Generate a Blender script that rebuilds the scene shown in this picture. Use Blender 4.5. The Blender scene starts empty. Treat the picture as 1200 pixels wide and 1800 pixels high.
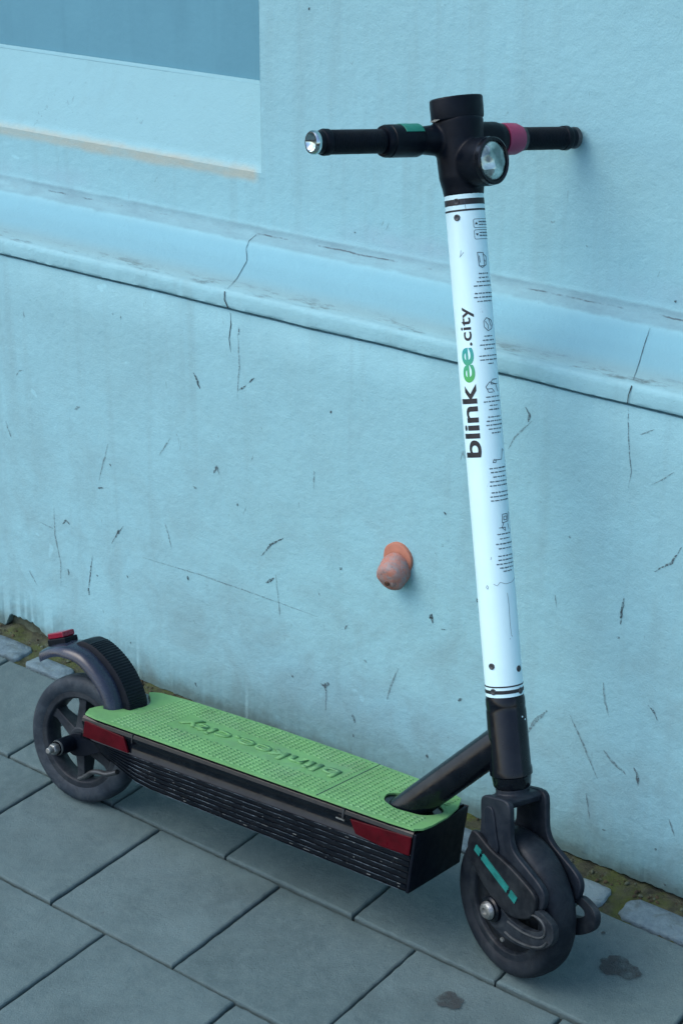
import bpy, bmesh, math, random
from mathutils import Vector, Matrix, noise
random.seed(7)
SC = bpy.context.scene
COL = SC.collection
rad = math.radians

# ---------------------------------------------------------------- camera, sky, sun, exposure
cam = bpy.data.cameras.new("camera")
cam.sensor_fit = 'HORIZONTAL'; cam.sensor_width = 36.0; cam.lens = 36.0 * 3044.77 / 1200.0
cam.clip_start = 0.05; cam.clip_end = 500
co = bpy.data.objects.new("camera", cam); COL.objects.link(co)
co.location = (1.905, -1.707, 1.613)
co.rotation_euler = (rad(66.0066), rad(-0.096), rad(37.1447))
SC.camera = co

SUN_EL, SUN_DIR = rad(52), Vector((-0.62, -0.78))
world = bpy.data.worlds.new("World"); SC.world = world; world.use_nodes = True
wn = world.node_tree; wn.nodes.clear()
sky = wn.nodes.new('ShaderNodeTexSky'); sky.sky_type = 'NISHITA'; sky.sun_disc = False
sky.sun_elevation = SUN_EL; sky.sun_rotation = math.atan2(SUN_DIR.x, SUN_DIR.y)
sky.air_density = 1.0; sky.dust_density = 2.0; sky.ozone_density = 1.0
bg = wn.nodes.new('ShaderNodeBackground'); bg.inputs[1].default_value = 0.15
wo = wn.nodes.new('ShaderNodeOutputWorld')
wn.links.new(sky.outputs[0], bg.inputs[0]); wn.links.new(bg.outputs[0], wo.inputs[0])
sl = bpy.data.lights.new("sun", 'SUN'); sl.energy = 0.75; sl.angle = rad(45); sl.color = (1.0, 0.97, 0.90)
so = bpy.data.objects.new("sun", sl); COL.objects.link(so)
sd = Vector((SUN_DIR.x * math.cos(SUN_EL), SUN_DIR.y * math.cos(SUN_EL), math.sin(SUN_EL)))
so.rotation_euler = sd.to_track_quat('Z', 'Y').to_euler(); so.location = (-2, -3, 5)
SC.view_settings.view_transform = 'Standard'; SC.view_settings.look = 'None'
SC.view_settings.gamma = 1.0; SC.view_settings.exposure = 1.0
SC.render.resolution_x = 682; SC.render.resolution_y = 1024

# ---------------------------------------------------------------- material helpers
class NT:
    def __init__(s, name):
        s.m = bpy.data.materials.new(name); s.m.use_nodes = True
        s.t = s.m.node_tree; s.t.nodes.clear()
        s.out = s.n('ShaderNodeOutputMaterial'); s.b = s.n('ShaderNodeBsdfPrincipled')
        s.l(s.b.outputs[0], s.out.inputs[0])
        tc = s.n('ShaderNodeTexCoord'); s.obj = tc.outputs['Object']
    def n(s, k): return s.t.nodes.new(k)
    def l(s, a, b): s.t.links.new(a, b)
    def put(s, sock, v):
        if hasattr(v, 'links'): s.l(v, sock)
        else: sock.default_value = v
    def noise(s, scale, detail=4, rough=0.55, vec=None, stretch=None, dist=0.0):
        n = s.n('ShaderNodeTexNoise'); n.inputs['Scale'].default_value = scale
        n.inputs['Detail'].default_value = detail; n.inputs['Roughness'].default_value = rough
        n.inputs['Distortion'].default_value = dist
        v = vec or s.obj
        if stretch:
            mp = s.n('ShaderNodeMapping'); mp.inputs['Scale'].default_value = stretch; s.l(v, mp.inputs[0]); v = mp.outputs[0]
        s.l(v, n.inputs['Vector']); return n.outputs[0]
    def ramp(s, f, *st):
        r = s.n('ShaderNodeValToRGB'); s.l(f, r.inputs[0]); e = r.color_ramp.elements
        while len(e) < len(st): e.new(0.5)
        for i, (p, c) in enumerate(st):
            e[i].position = p; e[i].color = (c, c, c, 1) if isinstance(c, (int, float)) else (*c, 1)
        return r.outputs[0]
    def mix(s, f, a, b, mode='MIX'):
        m = s.n('ShaderNodeMix'); m.data_type = 'RGBA'; m.blend_type = mode
        s.put(m.inputs[0], f)
        for i, v in ((6, a), (7, b)):
            if isinstance(v, tuple): v = (*v, 1) if len(v) == 3 else v
            s.put(m.inputs[i], v)
        return m.outputs[2]
    def math(s, op, a, b=0.0, clamp=False):
        m = s.n('ShaderNodeMath'); m.operation = op; m.use_clamp = clamp; s.put(m.inputs[0], a); s.put(m.inputs[1], b); return m.outputs[0]
    def xyz(s):
        x = s.n('ShaderNodeSeparateXYZ'); s.l(s.obj, x.inputs[0]); return x.outputs
    def band(s, v, a, b, soft):
        u = s.n('ShaderNodeMapRange'); u.interpolation_type = 'SMOOTHSTEP'; s.l(v, u.inputs[0]); u.inputs[1].default_value = a - soft; u.inputs[2].default_value = a + soft
        w = s.n('ShaderNodeMapRange'); w.interpolation_type = 'SMOOTHSTEP'; s.l(v, w.inputs[0]); w.inputs[1].default_value = b - soft; w.inputs[2].default_value = b + soft
        return s.math('SUBTRACT', u.outputs[0], w.outputs[0], True)
    def bump(s, h, dist=0.001, strength=1.0, normal=None):
        b = s.n('ShaderNodeBump'); b.inputs['Distance'].default_value = dist; b.inputs['Strength'].default_value = strength
        s.l(h, b.inputs['Height'])
        if normal: s.l(normal, b.inputs['Normal'])
        s.l(b.outputs[0], s.b.inputs['Normal']); return b.outputs[0]
    def base(s, c): s.put(s.b.inputs['Base Color'], (*c, 1) if isinstance(c, tuple) and len(c) == 3 else c)
    def rough(s, v): s.put(s.b.inputs['Roughness'], v)
    def metal(s, v): s.put(s.b.inputs['Metallic'], v)

# plaster wall ----------------------------------------------------
def plaster(name, col, dirtcol, low=True):
    m = NT(name); x, y, z = m.xyz()
    big = m.ramp(m.noise(3.2, 6, 0.6), (0.3, 0.0), (0.72, 1.0))
    fine = m.ramp(m.noise(38, 8, 0.7), (0.25, 0.0), (0.75, 1.0))
    c = m.mix(m.math('MULTIPLY', big, 0.45), col, (col[0] * 0.90, col[1] * 0.84, col[2] * 0.80))
    c = m.mix(m.math('MULTIPLY', fine, 0.26), c, tuple(v * k for v, k in zip(col, (0.70, 0.76, 0.80))))
    grain = m.ramp(m.noise(520, 3, 0.7), (0.3, 0.0), (0.7, 1.0))
    c = m.mix(m.math('MULTIPLY', grain, 0.22), c, tuple(v * 0.70 for v in col))
    # vertical run marks
    run = m.ramp(m.noise(1.0, 5, 0.6, stretch=(26, 26, 1.6)), (0.52, 0.0), (0.75, 1.0))
    c = m.mix(m.math('MULTIPLY', run, 0.26), c, dirtcol)
    # cloudy grime, heavier near the ground; also stands in for dimmer light there
    gz = m.n('ShaderNodeMapRange'); m.l(z, gz.inputs[0]); gz.inputs[1].default_value = 0.75; gz.inputs[2].default_value = 0.0
    gr = m.ramp(m.noise(9, 7, 0.68, dist=0.6), (0.42, 0.0), (0.70, 1.0))
    g2 = m.math('MULTIPLY', gr, m.math('ADD', m.math('MULTIPLY', gz.outputs[0], 0.55), 0.10))
    c = m.mix(g2, c, dirtcol)
    # small scuffs
    sc = m.ramp(m.noise(30, 4, 0.55, stretch=(2.4, 2.4, 0.8), dist=1.2), (0.705, 0.0), (0.77, 1.0))
    c = m.mix(m.math('MULTIPLY', sc, 0.6 if low else 0.2), c, tuple(v * 0.40 for v in dirtcol))
    ch = m.noise(11, 3, 0.5, dist=0.4)
    c = m.mix(m.math('MULTIPLY', m.ramp(ch, (0.735, 0.0), (0.75, 1.0)), 0.35), c, tuple(v * 1.25 for v in col))
    c = m.mix(m.math('MULTIPLY', m.ramp(m.noise(85, 5, 0.6), (0.715, 0.0), (0.74, 1.0)), 0.35), c, tuple(v * 0.5 for v in col))
    # damp foot of the wall
    foot = m.band(m.math('ADD', z, m.math('MULTIPLY', m.noise(22, 5, 0.6), 0.05)), -1.0, 0.052, 0.018)
    c = m.mix(m.math('MULTIPLY', foot, 0.55), c, (0.085, 0.11, 0.085))
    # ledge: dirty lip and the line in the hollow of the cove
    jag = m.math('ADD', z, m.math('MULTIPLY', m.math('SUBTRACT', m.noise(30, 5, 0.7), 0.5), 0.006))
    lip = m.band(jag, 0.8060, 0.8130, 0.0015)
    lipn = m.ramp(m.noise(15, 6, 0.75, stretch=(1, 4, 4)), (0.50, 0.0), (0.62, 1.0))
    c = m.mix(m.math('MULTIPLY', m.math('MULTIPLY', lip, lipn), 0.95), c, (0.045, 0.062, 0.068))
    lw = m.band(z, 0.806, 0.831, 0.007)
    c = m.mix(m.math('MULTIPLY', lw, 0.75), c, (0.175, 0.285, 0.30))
    cv = m.band(z, 0.815, 0.848, 0.008)  # cove's bluish middle: its concave shading put into the colour
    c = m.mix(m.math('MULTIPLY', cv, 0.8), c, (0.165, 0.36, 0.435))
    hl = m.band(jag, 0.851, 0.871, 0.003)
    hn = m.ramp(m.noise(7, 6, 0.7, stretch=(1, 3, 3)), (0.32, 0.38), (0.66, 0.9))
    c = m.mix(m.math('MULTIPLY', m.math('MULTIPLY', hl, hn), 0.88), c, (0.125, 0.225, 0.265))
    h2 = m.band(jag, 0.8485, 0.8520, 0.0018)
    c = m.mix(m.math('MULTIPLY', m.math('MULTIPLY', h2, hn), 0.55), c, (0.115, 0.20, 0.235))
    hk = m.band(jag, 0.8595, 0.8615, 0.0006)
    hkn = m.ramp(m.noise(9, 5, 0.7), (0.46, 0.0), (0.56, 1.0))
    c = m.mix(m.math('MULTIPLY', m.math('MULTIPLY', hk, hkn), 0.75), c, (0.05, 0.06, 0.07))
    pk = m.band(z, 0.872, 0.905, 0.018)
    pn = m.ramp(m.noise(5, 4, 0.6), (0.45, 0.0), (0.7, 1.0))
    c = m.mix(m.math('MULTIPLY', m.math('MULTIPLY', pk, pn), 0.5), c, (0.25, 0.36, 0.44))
    # sill slope: colour darkened to offset skylight on it, plus weathered specks
    nx0 = m.n('ShaderNodeMapRange'); m.l(x, nx0.inputs[0]); nx0.inputs[1].default_value = XNICHE + 0.001; nx0.inputs[2].default_value = XNICHE - 0.001
    yy0 = m.n('ShaderNodeMapRange'); m.l(y, yy0.inputs[0]); yy0.inputs[1].default_value = 0.478; yy0.inputs[2].default_value = 0.486
    sl_ = m.math('MULTIPLY', nx0.outputs[0], yy0.outputs[0])
    c = m.mix(m.math('MULTIPLY', sl_, 0.55), c, tuple(v * 0.66 for v in col))
    sp_ = m.ramp(m.noise(60, 5, 0.7), (0.60, 0.0), (0.66, 1.0)); spx = m.ramp(m.noise(4.5, 2, 0.5), (0.5, 0.0), (0.62, 1.0))
    c = m.mix(m.math('MULTIPLY', m.math('MULTIPLY', sl_, m.math('MULTIPLY', sp_, spx)), 0.5), c, (0.08, 0.14, 0.16))
    # rusty water line along the front of the niche sill
    nx = m.n('ShaderNodeMapRange'); m.l(x, nx.inputs[0]); nx.inputs[1].default_value = 0.085; nx.inputs[2].default_value = 0.07
    zj = m.math('ADD', z, m.math('MULTIPLY', m.math('SUBTRACT', m.noise(20, 4, 0.6), 0.5), 0.012))
    rl = m.math('MULTIPLY', m.band(zj, 0.946, 0.968, 0.007), nx.outputs[0])
    rn = m.ramp(m.noise(13, 5, 0.7, stretch=(1, 3, 3)), (0.3, 0.45), (0.6, 1.0))
    c = m.mix(m.math('MULTIPLY', m.math('MULTIPLY', rl, rn), 0.85), c, (0.36, 0.39, 0.33))
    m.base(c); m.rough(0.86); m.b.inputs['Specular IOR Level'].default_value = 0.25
    h = m.math('ADD', m.math('MULTIPLY', m.noise(6, 5, 0.6), 3.0), m.math('ADD', m.noise(70, 6, 0.65), m.math('MULTIPLY', m.noise(420, 3, 0.6), 0.35)))
    m.bump(h, 0.0016, 0.8)
    return m.m

def simple(name, col, rough=0.5, metal=0.0, var=0.15, vs=40, bump=0.0, bs=300, dust=0.0, chips=0.0, spec=0.5, coat=0.0):
    m = NT(name)
    c = m.mix(m.math('MULTIPLY', m.ramp(m.noise(vs, 5, 0.6), (0.3, 0.0), (0.7, 1.0)), 1.0), col, tuple(v * (1 - var) for v in col))
    if dust:
        d = m.ramp(m.noise(vs * 0.8, 7, 0.7, dist=0.5), (0.42, 0.0), (0.75, 1.0))
        c = m.mix(m.math('MULTIPLY', d, dust), c, (0.16, 0.19, 0.20))
    if chips:
        d = m.ramp(m.noise(95, 5, 0.7, dist=1.0), (1 - chips, 0.0), (1 - chips + 0.02, 1.0))
        c = m.mix(m.math('MULTIPLY', d, 0.8), c, (0.42, 0.46, 0.46))
    m.base(c); m.metal(metal)
    rr = m.n('ShaderNodeMapRange'); m.l(m.noise(vs * 1.7, 6, 0.65), rr.inputs[0]); rr.inputs[1].default_value = 0.3; rr.inputs[2].default_value = 0.7
    rr.inputs[3].default_value = max(rough - 0.1, 0.04); rr.inputs[4].default_value = min(rough + 0.12, 1)
    m.rough(rr.outputs[0]); m.b.inputs['Specular IOR Level'].default_value = spec
    if coat: m.b.inputs['Coat Weight'].default_value = coat; m.b.inputs['Coat Roughness'].default_value = 0.15
    if bump: m.bump(m.noise(bs, 4, 0.6), bump, 0.8)
    return m.m

def decal(name, col, strength, scale=160, lo=0.38, hi=0.55):
    m = NT(name); m.base(col); m.rough(0.9)
    tr = m.n('ShaderNodeBsdfTransparent'); mx = m.n('ShaderNodeMixShader')
    f = m.math('MULTIPLY', m.ramp(m.noise(scale, 6, 0.7), (lo, 0.0), (hi, 1.0)), strength)
    m.l(f, mx.inputs[0]); m.l(tr.outputs[0], mx.inputs[1]); m.l(m.b.outputs[0], mx.inputs[2]); m.l(mx.outputs[0], m.out.inputs[0])
    return m.m

XNICHE = 0.088
WALLC = (0.265, 0.51, 0.575)
M = {}
M['wall'] = plaster('wall_plaster', WALLC, (0.175, 0.28, 0.30))
def niche_back():  # back of the niche, a darker blue than the wall
    m = NT('niche_back')
    c = m.mix(m.ramp(m.noise(5, 6, 0.6), (0.3, 0.0), (0.75, 1.0)), (0.085, 0.24, 0.315), (0.105, 0.285, 0.365))
    c = m.mix(m.math('MULTIPLY', m.ramp(m.noise(1, 4, 0.6, stretch=(22, 22, 2)), (0.5, 0.0), (0.75, 1.0)), 0.3), c, (0.065, 0.19, 0.25))
    m.base(c); m.rough(0.85); m.bump(m.noise(90, 5, 0.6), 0.001, 0.5); return m.m
M['niche'] = niche_back()
M['crack'] = decal('crack_dark', (0.015, 0.02, 0.025), 0.95, 300, 0.25, 0.42)
M['mark9'] = decal('scuff_dark', (0.03, 0.045, 0.055), 0.9, 260, 0.40, 0.56)
M['mark6'] = decal('scuff_grey', (0.06, 0.085, 0.10), 0.80, 260, 0.38, 0.58)
M['mark3'] = decal('scuff_faint', (0.10, 0.14, 0.155), 0.60, 260, 0.34, 0.60)
M['spill'] = decal('spill_brown', (0.030, 0.038, 0.040), 0.80, 45, 0.30, 0.55)

def slab_mat():
    m = NT('concrete_slab')
    at = m.n('ShaderNodeAttribute'); at.attribute_name = 'tone'
    c = m.mix(at.outputs['Fac'], (0.084, 0.134, 0.142), (0.116, 0.178, 0.187))
    c = m.mix(m.math('MULTIPLY', m.ramp(m.noise(7, 7, 0.65), (0.38, 0.0), (0.62, 1.0)), 0.6), c, (0.060, 0.098, 0.104))
    c = m.mix(m.math('MULTIPLY', m.ramp(m.noise(45, 6, 0.7), (0.42, 0.0), (0.66, 1.0)), 0.5), c, (0.125, 0.182, 0.186))
    c = m.mix(m.math('MULTIPLY', m.ramp(m.noise(600, 3, 0.7), (0.45, 0.0), (0.7, 1.0)), 0.5), c, (0.042, 0.070, 0.076))
    lt = m.ramp(m.noise(420, 3, 0.7), (0.55, 0.0), (0.72, 1.0))
    c = m.mix(m.math('MULTIPLY', lt, 0.4), c, (0.15, 0.21, 0.215))
    c = m.mix(m.ramp(m.noise(140, 3, 0.6), (0.735, 0.0), (0.76, 0.8)), c, (0.22, 0.30, 0.31))
    c = m.mix(m.math('MULTIPLY', m.ramp(m.noise(60, 4, 0.6, dist=0.8), (0.68, 0.0), (0.74, 1.0)), 0.5), c, (0.04, 0.06, 0.065))
    st = m.ramp(m.noise(3.1, 5, 0.65, dist=1.0), (0.55, 0.0), (0.68, 1.0))
    c = m.mix(m.math('MULTIPLY', st, 0.35), c, (0.055, 0.085, 0.088))
    gm = m.ramp(m.noise(17, 3, 0.5), (0.74, 0.0), (0.755, 1.0))
    c = m.mix(m.math('MULTIPLY', gm, 0.35), c, (0.04, 0.06, 0.065))
    m.base(c); m.rough(0.88); m.b.inputs['Specular IOR Level'].default_value = 0.3
    m.bump(m.math('ADD', m.noise(420, 5, 0.75), m.math('MULTIPLY', m.noise(25, 6, 0.65), 2.2)), 0.0018, 1.0)
    return m.m
M['slab'] = slab_mat()
def soil_mat():
    m = NT('joint_soil')
    c = m.mix(m.ramp(m.noise(60, 6, 0.7), (0.35, 0.0), (0.65, 1.0)), (0.006, 0.010, 0.011), (0.022, 0.030, 0.028))
    m.base(c); m.rough(1.0); m.bump(m.noise(250, 5, 0.7), 0.003, 1.0); return m.m
M['soil'] = soil_mat()
def moss_mat():
    m = NT('mossy_dirt')
    a = m.mix(m.ramp(m.noise(45, 6, 0.75), (0.35, 0.0), (0.65, 1.0)), (0.016, 0.021, 0.014), (0.065, 0.075, 0.045))
    c = m.mix(m.ramp(m.noise(16, 6, 0.7), (0.44, 0.0), (0.60, 1.0)), a, (0.052, 0.075, 0.016))
    c = m.mix(m.math('MULTIPLY', m.ramp(m.noise(24, 6, 0.7, dist=0.7), (0.60, 0.0), (0.68, 1.0)), 0.7), c, (0.10, 0.13, 0.095))
    m.base(c); m.rough(1.0); m.bump(m.noise(180, 6, 0.75), 0.004, 1.0); return m.m
M['moss'] = moss_mat()
def stone_mat():
    m = NT('granite_sett')
    at = m.n('ShaderNodeAttribute'); at.attribute_name = 'tone'
    c = m.mix(m.ramp(m.noise(50, 6, 0.7), (0.35, 0.0), (0.7, 1.0)), (0.075, 0.125, 0.155), (0.14, 0.215, 0.245))
    c = m.mix(m.math('MULTIPLY', at.outputs['Fac'], 0.8), c, (0.20, 0.29, 0.31))
    c = m.mix(m.math('MULTIPLY', m.ramp(m.noise(30, 6, 0.7, dist=0.5), (0.52, 0.0), (0.7, 1.0)), 0.6), c, (0.05, 0.07, 0.05))
    m.base(c); m.rough(0.9); m.bump(m.noise(120, 6, 0.7), 0.004, 0.9); return m.m
M['stone'] = stone_mat()
M['found'] = simple('rough_render', (0.085, 0.11, 0.075), 1.0, var=0.65, vs=35, bump=0.006, bs=60)

M['black'] = simple('black_paint', (0.0012, 0.0030, 0.0065), 0.20, var=0.3, dust=0.03, chips=0.20, spec=0.30)
M['blackmatte'] = simple('black_plastic', (0.0016, 0.0040, 0.0090), 0.40, var=0.3, dust=0.02, spec=0.13, bump=0.0002, bs=900)
M['forkpaint'] = simple('fork_paint', (0.0075, 0.0125, 0.021), 0.45, var=0.35, dust=0.10, spec=0.2)
M['fender'] = simple('fender_plastic', (0.012, 0.020, 0.040), 0.24, var=0.3, dust=0.05, spec=0.5)
M['rubber'] = simple('tyre_rubber', (0.0065, 0.0115, 0.0185), 0.58, var=0.3, dust=0.09, spec=0.2, bump=0.0004, bs=500)
M['rearrubber'] = simple('rear_tyre_rubber', (0.017, 0.028, 0.041), 0.62, var=0.35, dust=0.22, spec=0.2, bump=0.0004, bs=500)
M['rim'] = simple('rim_plastic', (0.009, 0.0145, 0.022), 0.5, var=0.4, dust=0.16, spec=0.2)
M['hub'] = simple('motor_cover', (0.0045, 0.0075, 0.0115), 0.5, var=0.4, dust=0.10, spec=0.2)
M['linkmetal'] = simple('link_metal', (0.045, 0.052, 0.058), 0.45, metal=0.4, var=0.6, vs=70, dust=0.3)
M['steel'] = simple('worn_steel', (0.36, 0.38, 0.37), 0.38, metal=0.85, var=0.5, vs=160, bump=0.0005, bs=400)
M['chrome'] = simple('chrome', (0.50, 0.62, 0.64), 0.12, metal=1.0, var=0.1)
M['red'] = simple('red_reflector', (0.060, 0.0018, 0.006), 0.35, var=0.45, vs=60, dust=0.0, spec=0.12)
M['tailred'] = simple('tail_lens', (0.20, 0.004, 0.024), 0.22, var=0.3)
M['pink'] = simple('pink_band', (0.235, 0.026, 0.082), 0.5, var=0.15)
M['green'] = simple('green_band', (0.004, 0.16, 0.115), 0.45, var=0.2)
M['teal'] = simple('teal_reflector', (0.006, 0.165, 0.15), 0.4, var=0.45, vs=90, dust=0.08)
M['ribedge'] = decal('rib_highlight', (0.11, 0.15, 0.18), 0.85, 45, 0.42, 0.62)  # pale lines that paint the shine on the worn rib edges
M['ink'] = simple('black_ink', (0.010, 0.012, 0.016), 0.5, var=0.2)
M['greyink'] = simple('grey_ink', (0.035, 0.06, 0.08), 0.6, var=0.2)
M['greenink'] = simple('green_ink', (0.12, 0.55, 0.16), 0.5, var=0.1)
def ee_mat():
    m = NT('green_to_teal_ink'); x, y, z = m.xyz()
    g = m.n('ShaderNodeMapRange'); m.l(z, g.inputs[0]); g.inputs[1].default_value = 0.437; g.inputs[2].default_value = 0.487
    m.base(m.mix(g.outputs[0], (0.06, 0.36, 0.06), (0.015, 0.28, 0.30))); m.rough(0.5); return m.m
M['ee'] = ee_mat()
def white_mat():
    m = NT('white_vinyl')
    c = m.mix(m.math('MULTIPLY', m.ramp(m.noise(14, 6, 0.65), (0.4, 0.0), (0.75, 1.0)), 0.5), (0.56, 0.80, 0.84), (0.48, 0.74, 0.82))
    d = m.ramp(m.noise(75, 6, 0.7, stretch=(1, 1, 0.45), dist=0.8), (0.68, 0.0), (0.71, 1.0))
    c = m.mix(m.math('MULTIPLY', d, 0.7), c, (0.22, 0.33, 0.37))
    gr = m.ramp(m.noise(30, 6, 0.7, stretch=(1, 1, 0.3)), (0.55, 0.0), (0.8, 1.0))
    c = m.mix(m.math('MULTIPLY', gr, 0.35), c, (0.40, 0.56, 0.60))
    m.base(c); m.rough(0.35); m.b.inputs['Coat Weight'].default_value = 0.2; m.bump(m.noise(18, 3, 0.5), 0.0008, 0.5); return m.m
M['white'] = white_mat()
def mat_mat():
    m = NT('green_rubber_mat')
    c = m.mix(m.ramp(m.noise(9, 6, 0.6), (0.3, 0.0), (0.7, 1.0)), (0.098, 0.270, 0.085), (0.132, 0.335, 0.128))
    c = m.mix(m.math('MULTIPLY', m.ramp(m.noise(28, 7, 0.7, dist=0.4), (0.45, 0.0), (0.72, 1.0)), 0.42), c, (0.055, 0.135, 0.065))
    c = m.mix(m.math('MULTIPLY', m.ramp(m.noise(11, 7, 0.7, dist=0.6), (0.52, 0.0), (0.72, 1.0)), 0.45), c, (0.12, 0.235, 0.155))
    m.base(c); m.rough(0.7); m.bump(m.noise(600, 3, 0.6), 0.0004, 0.8); return m.m
M['mat'] = mat_mat()
M['matstud'] = simple('green_stud', (0.135, 0.345, 0.13), 0.7, var=0.40, vs=14, dust=0.25)
def lens_mat():
    m = NT('headlight_glass')
    v = m.n('ShaderNodeTexVoronoi'); v.inputs['Scale'].default_value = 75; m.l(m.obj, v.inputs['Vector'])
    m.base(m.mix(m.ramp(m.noise(40, 3, 0.5), (0.4, 0.0), (0.6, 1.0)), (0.10, 0.17, 0.17), (0.42, 0.56, 0.54))); m.metal(0.7); m.rough(0.18); m.bump(v.outputs['Distance'], 0.006, 0.6)
    m.b.inputs['Coat Weight'].default_value = 1.0; m.b.inputs['Coat Roughness'].default_value = 0.03; return m.m
M['lens'] = lens_mat()
def cap_mat():
    m = NT('orange_plastic')
    c = m.mix(m.ramp(m.noise(75, 7, 0.7, dist=0.6), (0.40, 0.0), (0.62, 1.0)), (0.34, 0.135, 0.095), (0.24, 0.20, 0.20))
    c = m.mix(m.math('MULTIPLY', m.ramp(m.noise(160, 5, 0.7), (0.58, 0.0), (0.68, 1.0)), 0.7), c, (0.07, 0.06, 0.065))
    m.base(c); m.rough(0.7); m.bump(m.noise(150, 5, 0.7), 0.0015, 0.8); return m.m
M['orange'] = cap_mat()
M['peach'] = simple('orange_flange', (0.42, 0.165, 0.105), 0.6, var=0.25, vs=60)

# ---------------------------------------------------------------- object helpers
def link(name, bm, mats, parent=None, smooth=True, bevel=0.0, seg=2, mw=None, angle=35):
    me = bpy.data.meshes.new(name); bm.normal_update(); bm.to_mesh(me); bm.free()
    for m in (mats if isinstance(mats, (list, tuple)) else [mats]): me.materials.append(M[m] if isinstance(m, str) else m)
    o = bpy.data.objects.new(name, me); COL.objects.link(o)
    if parent is not None: o.parent = parent
    if mw is not None: o.matrix_local = mw
    if smooth:
        for p in me.polygons: p.use_smooth = True
        if not bevel and angle:
            try: me.set_sharp_from_angle(angle=rad(angle))
            except Exception: pass
    if bevel:
        b = o.modifiers.new('bevel', 'BEVEL'); b.width = bevel; b.segments = seg; b.limit_method = 'ANGLE'; b.angle_limit = rad(38)
        b.harden_normals = True
    return o
def tag(o, label=None, cat=None, group=None, kind=None):
    if label: o['label'] = label
    if cat: o['category'] = cat
    if group: o['group'] = group
    if kind: o['kind'] = kind
    return o
def box(bm, lo, hi, mtx=None, mi=0):
    vs = [bm.verts.new(Vector((x, y, z))) for x in (lo[0], hi[0]) for y in (lo[1], hi[1]) for z in (lo[2], hi[2])]
    if mtx is not None:
        for v in vs: v.co = mtx @ v.co
    fs = [(0, 1, 3, 2), (4, 6, 7, 5), (0, 4, 5, 1), (2, 3, 7, 6), (0, 2, 6, 4), (1, 5, 7, 3)]
    out = []
    for f in fs:
        q = bm.faces.new([vs[i] for i in f]); q.material_index = mi; out.append(q)
    return vs
def frame_for(d):
    d = d.normalized(); u = Vector((0, 0, 1)) if abs(d.z) < 0.9 else Vector((1, 0, 0))
    a = d.cross(u).normalized(); return a, d.cross(a).normalized()
def lathe(bm, prof, origin=(0, 0, 0), axis=(0, 0, 1), seg=48, mi=0, sx=1.0, sy=1.0, ref=None):
    """prof: list of (h, r) along axis; r=0 closes."""
    o = Vector(origin); d = Vector(axis).normalized()
    if ref is None: a, b = frame_for(d)
    else: a = Vector(ref).normalized(); b = d.cross(a).normalized()
    rings = []
    for h, r in prof:
        if r <= 1e-7: rings.append([bm.verts.new(o + d * h)])
        else: rings.append([bm.verts.new(o + d * h + (a * math.cos(t) * sx + b * math.sin(t) * sy) * r) for t in [2 * math.pi * k / seg for k in range(seg)]])
    for A, B in zip(rings, rings[1:]):
        for k in range(seg):
            k2 = (k + 1) % seg
            if len(A) == 1 and len(B) == 1: continue
            if len(A) == 1: f = bm.faces.new((A[0], B[k], B[k2]))
            elif len(B) == 1: f = bm.faces.new((A[k], B[0], A[k2]))
            else: f = bm.faces.new((A[k], B[k], B[k2], A[k2]))
            f.material_index = mi
    return rings
def prism(bm, poly, y0, y1, mi=0, f=None):
    """poly: list of (x, z); extruded along y."""
    a = [bm.verts.new((x, y0, z)) for x, z in poly]; b = [bm.verts.new((x, y1, z)) for x, z in poly]
    n = len(poly)
    fa = bm.faces.new(a); fb = bm.faces.new(list(reversed(b)))
    fs = [fa, fb]
    for i in range(n):
        j = (i + 1) % n; fs.append(bm.faces.new((a[i], b[i], b[j], a[j])))
    for q in fs: q.material_index = mi
    bmesh.ops.recalc_face_normals(bm, faces=fs)
    return a, b
def prismz(bm, poly, z0, z1, mi=0):
    a = [bm.verts.new((x, y, z0)) for x, y in poly]; b = [bm.verts.new((x, y, z1)) for x, y in poly]
    n = len(poly); fs = [bm.faces.new(a), bm.faces.new(list(reversed(b)))]
    for i in range(n):
        j = (i + 1) % n; fs.append(bm.faces.new((a[i], b[i], b[j], a[j])))
    for q in fs: q.material_index = mi
    bmesh.ops.recalc_face_normals(bm, faces=fs)
def tube(bm, pts, r, seg=20, mi=0, cap=True, flat=1.0):
    pts = [Vector(p) for p in pts]; rr = r if isinstance(r, (list, tuple)) else [r] * len(pts)
    rings = []; up = None
    for i, p in enumerate(pts):
        d = (pts[min(i + 1, len(pts) - 1)] - pts[max(i - 1, 0)]).normalized()
        if up is None: a, b = frame_for(d)
        else:
            a = (up - d * up.dot(d)).normalized(); b = d.cross(a)
        up = a
        rings.append([bm.verts.new(p + (a * math.cos(t) * flat + b * math.sin(t)) * rr[i]) for t in [2 * math.pi * k / seg for k in range(seg)]])
    fs = []
    for A, B in zip(rings, rings[1:]):
        for k in range(seg):
            k2 = (k + 1) % seg; fs.append(bm.faces.new((A[k], A[k2], B[k2], B[k])))
    if cap: fs += [bm.faces.new(list(reversed(rings[0]))), bm.faces.new(rings[-1])]
    for q in fs: q.material_index = mi
    bmesh.ops.recalc_face_normals(bm, faces=fs)
def catmull(P, n=8, closed=False):
    out = []; N = len(P)
    rng = range(N) if closed else range(N - 1)
    for i in rng:
        p0 = P[(i - 1) % N] if closed or i > 0 else P[i]; p1 = P[i]; p2 = P[(i + 1) % N]
        p3 = P[(i + 2) % N] if closed or i + 2 < N else P[i + 1]
        for k in range(n):
            t = k / n
            out.append(tuple(0.5 * ((2 * b) + (-a + c) * t + (2 * a - 5 * b + 4 * c - d) * t * t + (-a + 3 * b - 3 * c + d) * t ** 3) for a, b, c, d in zip(p0, p1, p2, p3)))
    if not closed: out.append(tuple(P[-1]))
    return out
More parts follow.
